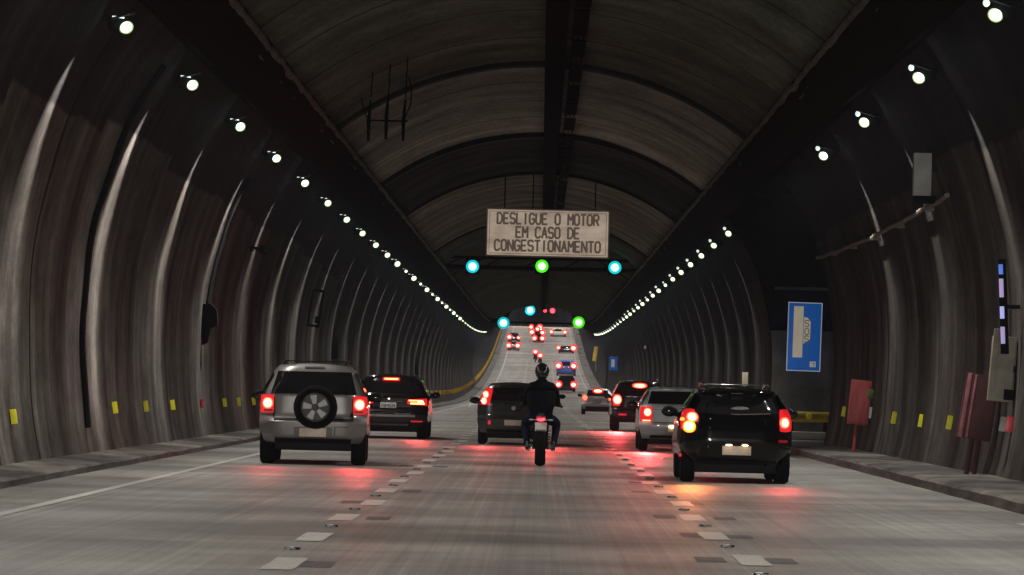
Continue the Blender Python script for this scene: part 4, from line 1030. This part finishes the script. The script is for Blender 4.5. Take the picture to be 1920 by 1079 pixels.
# --- dark red lit SUV further on
c = Car('pickup_suv', 'dark tall SUV with a strongly glowing high brake light, right lane', 'car', 3.28, 73.4, 0, M['maroon'], 1.66, 4.5, .42,
        rear=[(.42, .10), (.50, .0), (.66, -.03), (.74, .04), (1.15, .06), (1.22, .10), (1.52, .26), (1.58, .28), (1.66, .36)],
        wid=[(.42, .82), (.65, .90), (1.0, .90), (1.18, .86), (1.54, .70), (1.62, .62), (1.66, .52)], corner=.2, crown=.03, tyre_r=.37, tyre_w=.25, track=.9)
c.patch('rear_window', M['glass'], -.68, .68, 1.18, 1.52, .008, nx=14, shape=lambda u, v: (.5+(u-.5)*(1-.13*v), v))
for s in (-1, 1):
    brake_light(c, min(s*.64, s*.86), max(s*.64, s*.86), .82, 1.22, (s*.72, 1.03, .10, .115)); c.patch('bumper_reflector', M['reflect'], min(s*.42, s*.68), max(s*.42, s*.68), .52, .58, .012)
    MB().tube([(s*.60, .40, 1.66), (s*.62, .5, 1.70), (s*.62, 2.0, 1.72)], .018, 8).build('roof_rail', M['chrome'], c.root)
L_ = c.patch('high_brake_light', M['lensred'], -.26, .26, 1.42, 1.60, .02, round_=.8); c.patch('lit_glow', M['mid'], -.22, .22, 1.43, 1.585, .026, L_, round_=.9); c.patch('lit_bulb', M['hot'], -.16, .16, 1.46, 1.55, .036, L_, round_=.95)
c.patch('chrome_strip', M['chrome'], -.62, .62, 1.13, 1.15, .012, nx=12); c.plate(.93, M['plate'], .42, .13, x=.02)
c.sidewin(1.16, 1.52, 0, 2.8); beam(c, -.72, 1.03, 2600, dx=-.17); beam(c, .72, 1.03, 300); c.mirrors(2.7, 1.12)
# --- silver small car far ahead in the right lane
c = Car('small_silver_car', 'small silver car left of the glowing dark SUV, farther ahead', 'car', 3.10, 119, 0, M['silver2'], 1.42, 3.9, .30,
        rear=[(.30, .1), (.55, -.03), (.66, .04), (.95, .1), (1.32, .5), (1.42, .6)], wid=[(.30, .76), (.55, .84), (.9, .84), (1.02, .80), (1.34, .62), (1.42, .46)], tyre_r=.29, tyre_w=.19, detail=False, track=.84)
c.patch('rear_window', M['glass'], -.60, .60, 1.0, 1.32, .012, shape=lambda u, v: (.5+(u-.5)*(1-.16*v), v))
for s in (-1, 1): brake_light(c, min(s*.56, s*.82), max(s*.56, s*.82), .76, 1.04, (s*.68, .90, .12, .13), core='mid', glow=False)
L_ = c.patch('high_brake_light', M['lensred'], -.30, .30, 1.12, 1.42, .03, round_=.9); c.patch('lit_bulb', M['hot'], -.2, .2, 1.20, 1.34, .05, L_, round_=.9)
c.plate(.80, M['plate'], .42, .14); c.patch('bumper_lower', M['plastic'], -.66, .66, .30, .44, .015); c.mirrors(2.4, 1.0)
# --- far vehicles up the slope
def far_car(name, label, px, py, d, wd, h, lights, m_, lr=.16, z_l=.8, cat='car', white=None, band=None, group=None):
    X = W(px, py, d).x; hw = wd/2
    c = Car(name, label, cat, X, d, 0, m_, h, 4.0, .30, rear=[(.3, .05), (.6, 0), (h*.6, .1), (h, .4)], wid=[(.3, hw*.95), (.6, hw), (h*.65, hw*.97), (h, hw*.72)], tyre_r=.32, tyre_w=.22, detail=False, track=hw)
    c.patch('rear_window', M['glass'], -hw*.7, hw*.7, h*.66, h*.92, .015, nx=4, nz=3)
    for x, z, r_ in lights: 
        t_ = MB().ellipsoid((x, -.03, z), (r_, .05, r_), nu=12, nv=8).build('taillight', M['farrim'], c.root); t_.scale = (1.15, 1, 1.15); t_.location = (-.15*x, 0, -.15*z); MB().ellipsoid((x-.1*r_, -.10, z-.1*r_), (r_*.62, .05, r_*.55), nu=10, nv=6).build('lit_bulb', M['farred'], t_)
    if white: c.patch('tailgate', white, -hw*.62, hw*.62, .6, h*.66, .012, nx=4, nz=3)
    if band: c.patch('blue_band', M['vanblue'], -hw, hw, .55, .95, .014, nx=6, nz=3)
    return c
far_car('dark_van', 'far dark vehicle with two round red lights directly below the blue one', 1062, 718, 238, 1.95, 1.75, [(-.80, .85, .34), (.80, .85, .34)], M['maroon'])
far_car('blue_van', 'far vehicle with a blue tailgate band and two red lights, right of the rider helmet', 1062, 684, 290, 2.5, 2.0, [(-.98, 1.35, .40), (.98, 1.35, .40), (-.3, 1.15, .05), (.3, 1.15, .05)], M['vanblue'], cat='van')
far_car('far_car', 'far pale car with low red lights in the left lane up the slope', 963, 640, 356, 1.9, 1.5, [(-.72, .85, .42), (.72, .85, .42)], M['silver'])
far_car('far_car', 'far car just above another in the left lane up the slope', 964, 628, 378, 1.9, 1.5, [(-.75, .9, .44), (.78, .8, .30)], M['maroon'])
far_car('far_car', 'far dark car lowest in the middle cluster of brake lights', 1010, 634, 378, 1.8, 1.4, [(-.66, .8, .42), (.66, .8, .42)], M['maroon'])
far_car('far_car', 'far car in the middle of the cluster of brake lights', 1008, 624, 394, 2.0, 1.5, [(-.95, .9, .46), (.9, .85, .44), (0, 1.45, .4)], M['maroon'])
far_car('far_car', 'far car topmost in the middle cluster of brake lights', 1004, 616, 408, 2.0, 1.5, [(-.75, 1.0, .42), (.8, 1.0, .5)], M['maroon'])
far_car('white_van', 'far white van with red lights at both sides near the crest', 1047, 622, 396, 2.7, 1.5, [(-1.2, .9, .34), (1.2, .9, .34)], M['vanwhite'], white=M['vanwhite'], cat='van')
far_car('flat_truck', 'far dark truck with one small and one large red light, right lane', 1062, 644, 352, 2.4, 1.1, [(-1.2, .9, .30), (1.18, .9, .48)], M['maroon'])
# ------------------------------------------------------------------ motorcycle and rider
def skin_mesh(name, joints, edges, m_, parent=None, sub=2, root=0):
    me = bpy.data.meshes.new(name); me.from_pydata([j[:3] for j in joints], edges, [])
    o = bpy.data.objects.new(name, me); COL.objects.link(o)
    sk = o.modifiers.new('s', 'SKIN'); ss = o.modifiers.new('u', 'SUBSURF'); ss.levels = sub; ss.render_levels = sub
    for i, j in enumerate(joints):
        r_ = j[3] if len(j) > 3 else .05; r2 = j[4] if len(j) > 4 else r_
        me.skin_vertices[0].data[i].radius = (r_, r2); me.skin_vertices[0].data[i].use_root = (i == root)
    sk.use_smooth_shade = True
    bpy.context.view_layer.update()
    m2 = bpy.data.meshes.new_from_object(o.evaluated_get(bpy.context.evaluated_depsgraph_get()))
    bpy.data.objects.remove(o)
    for mm in (m_ if isinstance(m_, (list, tuple)) else [m_]): m2.materials.append(mm)
    m2.polygons.foreach_set('use_smooth', [True]*len(m2.polygons))
    o = bpy.data.objects.new(name, m2); COL.objects.link(o)
    if parent: o.parent = parent
    return o
def motorcycle(loc, label, far=False):
    r = empty('motorcycle', loc, 0, label, 'motorcycle')
    for nm, y, w_, rr in (('rear_wheel', 0, .095, .315), ('front_wheel', 1.42, .06, .305)):
        b_ = MB(); b_.lathe([(-w_*.7, rr*.66), (-w_*.98, rr*.78), (-w_*.95, rr*.87), (-w_*.6, rr*.96), (0, rr), (w_*.6, rr*.96), (w_*.95, rr*.87), (w_*.98, rr*.78), (w_*.7, rr*.66)], (0, 0, 0), 'X', 40)
        wh = b_.build(nm, M['rubber'], r, loc=(0, y, rr), ang=70)
        b_ = MB(); b_.lathe([(-w_*.7, rr*.67), (-w_*.5, rr*.6), (w_*.5, rr*.6), (w_*.7, rr*.67)], (0, 0, 0), 'X', 32)
        for k in range(5): a = k*1.2566; b_.tube([(0, 0, 0), (0, math.cos(a)*rr*.62, math.sin(a)*rr*.62)], .018, 6)
        b_.tube([(-.09, 0, 0), (.09, 0, 0)], .03, 10); b_.build('rim', M['rimdark'], wh)
    b_ = MB()
    for s in (-1, 1): b_.tube([(s*.125, 0, .315), (s*.13, .3, .36), (s*.10, .55, .42)], [.025, .03, .035], 8)
    b_.tube([(-.15, 0, .315), (.15, 0, .315)], .016, 8); b_.build('swing_arm', M['bike'], r)
    b_ = MB(); b_.box((0, .72, .48), (.26, .42, .40), bev=.06); b_.box((0, .95, .40), (.20, .2, .2), bev=.04)
    for k in range(5): b_.box((0, .9, .40+.05*k), (.34, .2, .012))
    b_.build('engine', M['blackm'], r)
    # tail unit, seat, tank
    t_ = MB(); t_.tube([(0, -.12, .88), (0, .0, .87), (0, .22, .82), (0, .5, .76)], [.035, .075, .11, .12], 14); t_.build('tail_unit', M['bike'], r)
    MB().ellipsoid((0, .42, .83), (.14, .28, .06)).build('seat', M['jacket'], r)
    MB().ellipsoid((0, .85, .88), (.15, .26, .14)).build('fuel_tank', M['bike'], r)
    b_ = MB()
    for s in (-1, 1): b_.tube([(s*.10, 1.42, .31), (s*.10, 1.20, .95)], .025, 8)
    b_.box((0, 1.22, .88), (.26, .06, .05)); b_.build('fork', M['blackm'], r)
    MB().ellipsoid((0, 1.30, .95), (.10, .08, .10)).build('headlight_shell', M['bike'], r)
    b_ = MB(); b_.tube([(-.37, .94, 1.03), (-.23, 1.0, 1.05), (0, 1.14, 1.04), (.23, 1.0, 1.05), (.37, .94, 1.03)], .013, 8)
    for s in (-1, 1): b_.tube([(s*.375, .935, 1.03), (s*.25, .99, 1.048)], .019, 8)
    b_.build('handlebar', M['blackm'], r)
    for s in (-1, 1):
        b_ = MB(); b_.tube([(s*.24, 1.02, 1.06), (s*.30, .98, 1.16), (s*.345, .96, 1.20)], .007, 6); b_.ellipsoid((s*.36, .955, 1.21), (.065, .02, .04)); b_.build('mirror', M['blackm'], r)
        b_ = MB(); b_.tube([(s*.04, -.06, .80), (s*.14, -.07, .80)], .008, 6); b_.ellipsoid((s*.165, -.07, .80), (.045, .025, .018)); b_.build('indicator', M['greyb'], r)
        b_ = MB(); b_.tube([(s*.15, .62, .36), (s*.165, .35, .34), (s*.175, .10, .33), (s*.175, .02, .33)], [.022, .03, .045, .045], 12); b_.lathe([(.015, .001), (.0, .036), (-.01, .046)], (s*.175, .0, .33), 'Y', 14); b_.build('exhaust', M['bikemetal'], r)
        b_ = MB(); b_.tube([(s*.12, .35, .33), (s*.24, .33, .33)], .012, 6); b_.build('footpeg', M['bikemetal'], r)
    tl = MB().ellipsoid((0, -.155, .815), (.085, .03, .042)).build('taillight', M['lensred'], r)
    MB().ellipsoid((0, -.175, .805), (.070, .02, .026)).build('lit_bulb', M['redsig'], tl)
    b_ = MB(); b_.box((0, -.10, .70), (.07, .02, .18)); b_.build('plate_bracket', M['blackm'], r)
    pl = MB().box((0, 0, 0), (.20, .01, .15), Matrix.Rotation(-.15, 3, 'X'), .004).build('number_plate', M['platew'], r, loc=(0, -.125, .685))
    b_ = MB()
    def fn(u, v):
        a = math.pi*(.10+.75*v); return ((u-.5)*.19, -math.cos(a)*.345*-1*-1, .315+math.sin(a)*.345)
    b_.grid(lambda u, v: ((u-.5)*.18, .345*math.cos(math.pi*(.22+.45*v)), .315+.35*math.sin(math.pi*(.22+.45*v))), 4, 8); b_.build('rear_mudguard', M['bike'], r)
    return r
bx, by = .035, 38.7
bike_o = motorcycle((bx, by, 0), 'black motorcycle with a fat rear tyre and lit red tail light in the middle lane')
def rider(loc, label):
    # pelvis, spine, neck, head; arms; legs (x, y, z, radius x, radius y)
    J = [(0, .36, .86, .22, .14), (0, .40, 1.00, .26, .15), (0, .46, 1.16, .285, .15), (0, .50, 1.29, .265, .14), (0, .52, 1.385, .14, .10), (0, .54, 1.46, .065, .065), (0, .56, 1.56, .075, .09)]
    E = [(i, i+1) for i in range(6)]
    for s in (-1, 1):
        n = len(J)
        J += [(s*.17, .50, 1.355, .085, .085), (s*.235, .53, 1.29, .078, .078), (s*.275, .64, 1.10, .062, .062), (s*.285, .69, 1.07, .055, .055), (s*.30, .80, 1.06, .045, .045), (s*.305, .90, 1.055, .036, .03)]
        E += [(4, n), (n, n+1), (n+1, n+2), (n+2, n+3), (n+3, n+4), (n+4, n+5)]
        n = len(J)
        J += [(s*.11, .40, .82, .11, .10), (s*.215, .60, .76, .11, .10), (s*.275, .80, .71, .085, .08), (s*.26, .70, .58, .07, .072), (s*.24, .50, .42, .06, .06), (s*.235, .42, .37, .055, .055)]
        E += [(0, n), (n, n+1), (n+1, n+2), (n+2, n+3), (n+3, n+4), (n+4, n+5)]
    o = skin_mesh('person', J, E, [M['jacket'], M['jeans'], M['skin']])
    for p in o.data.polygons:
        z = p.center.z; x = abs(p.center.x)
        if p.center.y < 2 and z < .90 and not (z > .86 and x < .1): p.material_index = 1
    o.location = loc; tag(o, label, 'person')
    h_ = MB(); h_.ellipsoid((0, .57, 1.625), (.125, .155, .145), nu=24, nv=16); h_.ellipsoid((0, .53, 1.56), (.108, .12, .09), nu=20, nv=12)
    hm = h_.build('helmet', M['helmet'], o, ang=80)
    b_ = MB()
    for s in (-1, 1): b_.tube([(s*.03, .43, 1.60), (s*.07, .435, 1.64), (s*.08, .46, 1.70)], .010, 6)
    b_.tube([(-.04, .432, 1.565), (0, .427, 1.55), (.04, .432, 1.565)], .010, 6); b_.ellipsoid((0, .437, 1.66), (.018, .014, .022)); b_.build('helmet_graphic', M['helm2'], hm)
    b_ = MB(); b_.ellipsoid((0, .68, 1.62), (.10, .06, .06)); b_.build('visor', M['glass'], hm)
    for s in (-1, 1):
        # gloves: palm, five fingers closed round the grip
        J = [(s*.307, .875, 1.06, .030, .022), (s*.315, .925, 1.052, .036, .018)]; E = [(0, 1)]
        for k, (dx, L_) in enumerate(((-.036, .9), (-.012, 1.0), (.012, .95), (.034, .8))):
            n = len(J); x = s*(.315+dx)
            J += [(x, .95, 1.062, .010), (x, .95+.028*L_, 1.05, .0095), (x, .955+.02*L_, 1.025, .009), (x, .945, 1.012, .008)]
            E += [(1, n), (n, n+1), (n+1, n+2), (n+2, n+3)]
        n = len(J); J += [(s*.28, .90, 1.045, .011), (s*.273, .93, 1.025, .010), (s*.28, .952, 1.012, .009)]; E += [(0, n), (n, n+1), (n+1, n+2)]
        skin_mesh('glove', J, E, M['boot'], o, 1)
        J = [(s*.215, .43, .40, .052, .055), (s*.212, .40, .33, .048, .05), (s*.215, .37, .285, .046, .036), (s*.225, .46, .275, .042, .03), (s*.235, .54, .275, .034, .024)]
        b = skin_mesh('boot', J, [(0, 1), (1, 2), (2, 3), (3, 4)], M['boot'], o, 2, 1)
        b_ = MB(); b_.box((s*.222, .43, .243), (.085, .26, .02), Matrix.Rotation(-s*.1, 3, 'Z'), .008); b_.build('sole', M['sole'], b)
    b_ = MB(); b_.tube([(-.17, .36, .905), (0, .24, .90), (.17, .36, .905)], .02, 8); b_.build('jacket_hem', M['jacket'], o)
    b_ = MB(); b_.tube([(-.075, .47, 1.46), (0, .455, 1.47), (.075, .47, 1.46), (.06, .60, 1.44), (-.06, .60, 1.44), (-.075, .47, 1.46)], .022, 8); b_.build('collar', M['jacket'], o)
    return o
rider((bx+.0, by-.02, .02), 'person in black jacket, black helmet and dark jeans riding the near motorcycle')
# a far motorcycle pair just above the rider's helmet in the picture
def far_bike(px, py, d, label, rr=.42):
    p = W(px, py, d); z = zr(d); h = p.z-z
    o = empty('motorcycle', (p.x, d, z), 0, label, 'motorcycle', None)
    MB().lathe([(-.08, .2), (-.08, .28), (0, .31), (.08, .28), (.08, .2)], (0, 0, 0), 'X', 14).build('rear_wheel', M['rubber'], o, loc=(0, 0, .31))
    b_ = MB(); b_.box((0, .7, .6), (.3, 1.2, .4), bev=.08); b_.tube([(0, 1.3, .3), (0, 1.1, 1.0)], .04, 6); b_.tube([(-.35, .95, 1.05), (.35, .95, 1.05)], .02, 6); b_.build('frame', M['bike'], o)
    t_ = MB().ellipsoid((0, -.08, h), (rr, .06, rr*.95), nu=12, nv=8).build('taillight', M['farrim'], o); MB().ellipsoid((0, -.15, h), (rr*.6, .06, rr*.5), nu=10, nv=6).build('lit_bulb', M['farred'], t_)
    q_ = skin_mesh('person', [(0, .35, .85, .16), (0, .4, 1.15, .19), (0, .45, 1.4, .13), (0, .48, 1.52, .07), (-.26, .5, 1.25, .07), (-.3, .8, 1.05, .05), (.26, .5, 1.25, .07), (.3, .8, 1.05, .05), (-.22, .6, .7, .09), (-.2, .4, .35, .06), (.22, .6, .7, .09), (.2, .4, .35, .06)],
                   [(0, 1), (1, 2), (2, 3), (2, 4), (4, 5), (2, 6), (6, 7), (0, 8), (8, 9), (0, 10), (10, 11)], M['jacket'], None, 1)
    q_.location = (p.x, d, z); MB().ellipsoid((0, .5, 1.64), (.14, .16, .15), nu=12, nv=8).build('helmet', M['helmet'], q_)
    return q_
tag(far_bike(1004, 660, 326, 'far motorcycle with a large round red light, upper of two above the near rider'), 'dark far figure on the upper of the two distant motorcycles', 'person')
tag(far_bike(1013, 667, 318, 'far motorcycle with a red light, lower right of two above the near rider'), 'dark far figure on the lower of the two distant motorcycles', 'person')

# ------------------------------------------------------------------ station units to metres
def stretch(o):
    for v in o.data.vertices: v.co.y *= K
done = set()
for o in list(COL.objects):
    if o.type == 'CAMERA' or o.parent: continue
    if o.type == 'MESH' and o.location.length < 1e-6:
        for q in [o]+list(o.children):
            if q.data.name not in done: done.add(q.data.name); stretch(q)
    elif o.name == 'cable_tray':
        for q in o.children: stretch(q)
        o.location.y *= K
    else: o.location.y *= K
# ------------------------------------------------------------------ air of the tunnel
me = bpy.data.meshes.new('haze'); bm = bmesh.new(); bmesh.ops.create_cube(bm, size=1)
for v in bm.verts: v.co = Vector((v.co.x*120, v.co.y*1300+560, v.co.z*250-55))
bm.to_mesh(me); bm.free(); hz = bpy.data.objects.new('haze', me); COL.objects.link(hz); hz['kind'] = 'stuff'
hm_ = bpy.data.materials.new('tunnel haze'); hm_.use_nodes = True; nt = hm_.node_tree; nt.nodes.clear()
ou = nt.nodes.new('ShaderNodeOutputMaterial'); pv = nt.nodes.new('ShaderNodeVolumePrincipled')
pv.inputs['Color'].default_value = (.74, .82, 1, 1); pv.inputs['Density'].default_value = .00016; pv.inputs['Anisotropy'].default_value = .55
nt.links.new(pv.outputs[0], ou.inputs['Volume']); me.materials.append(hm_)
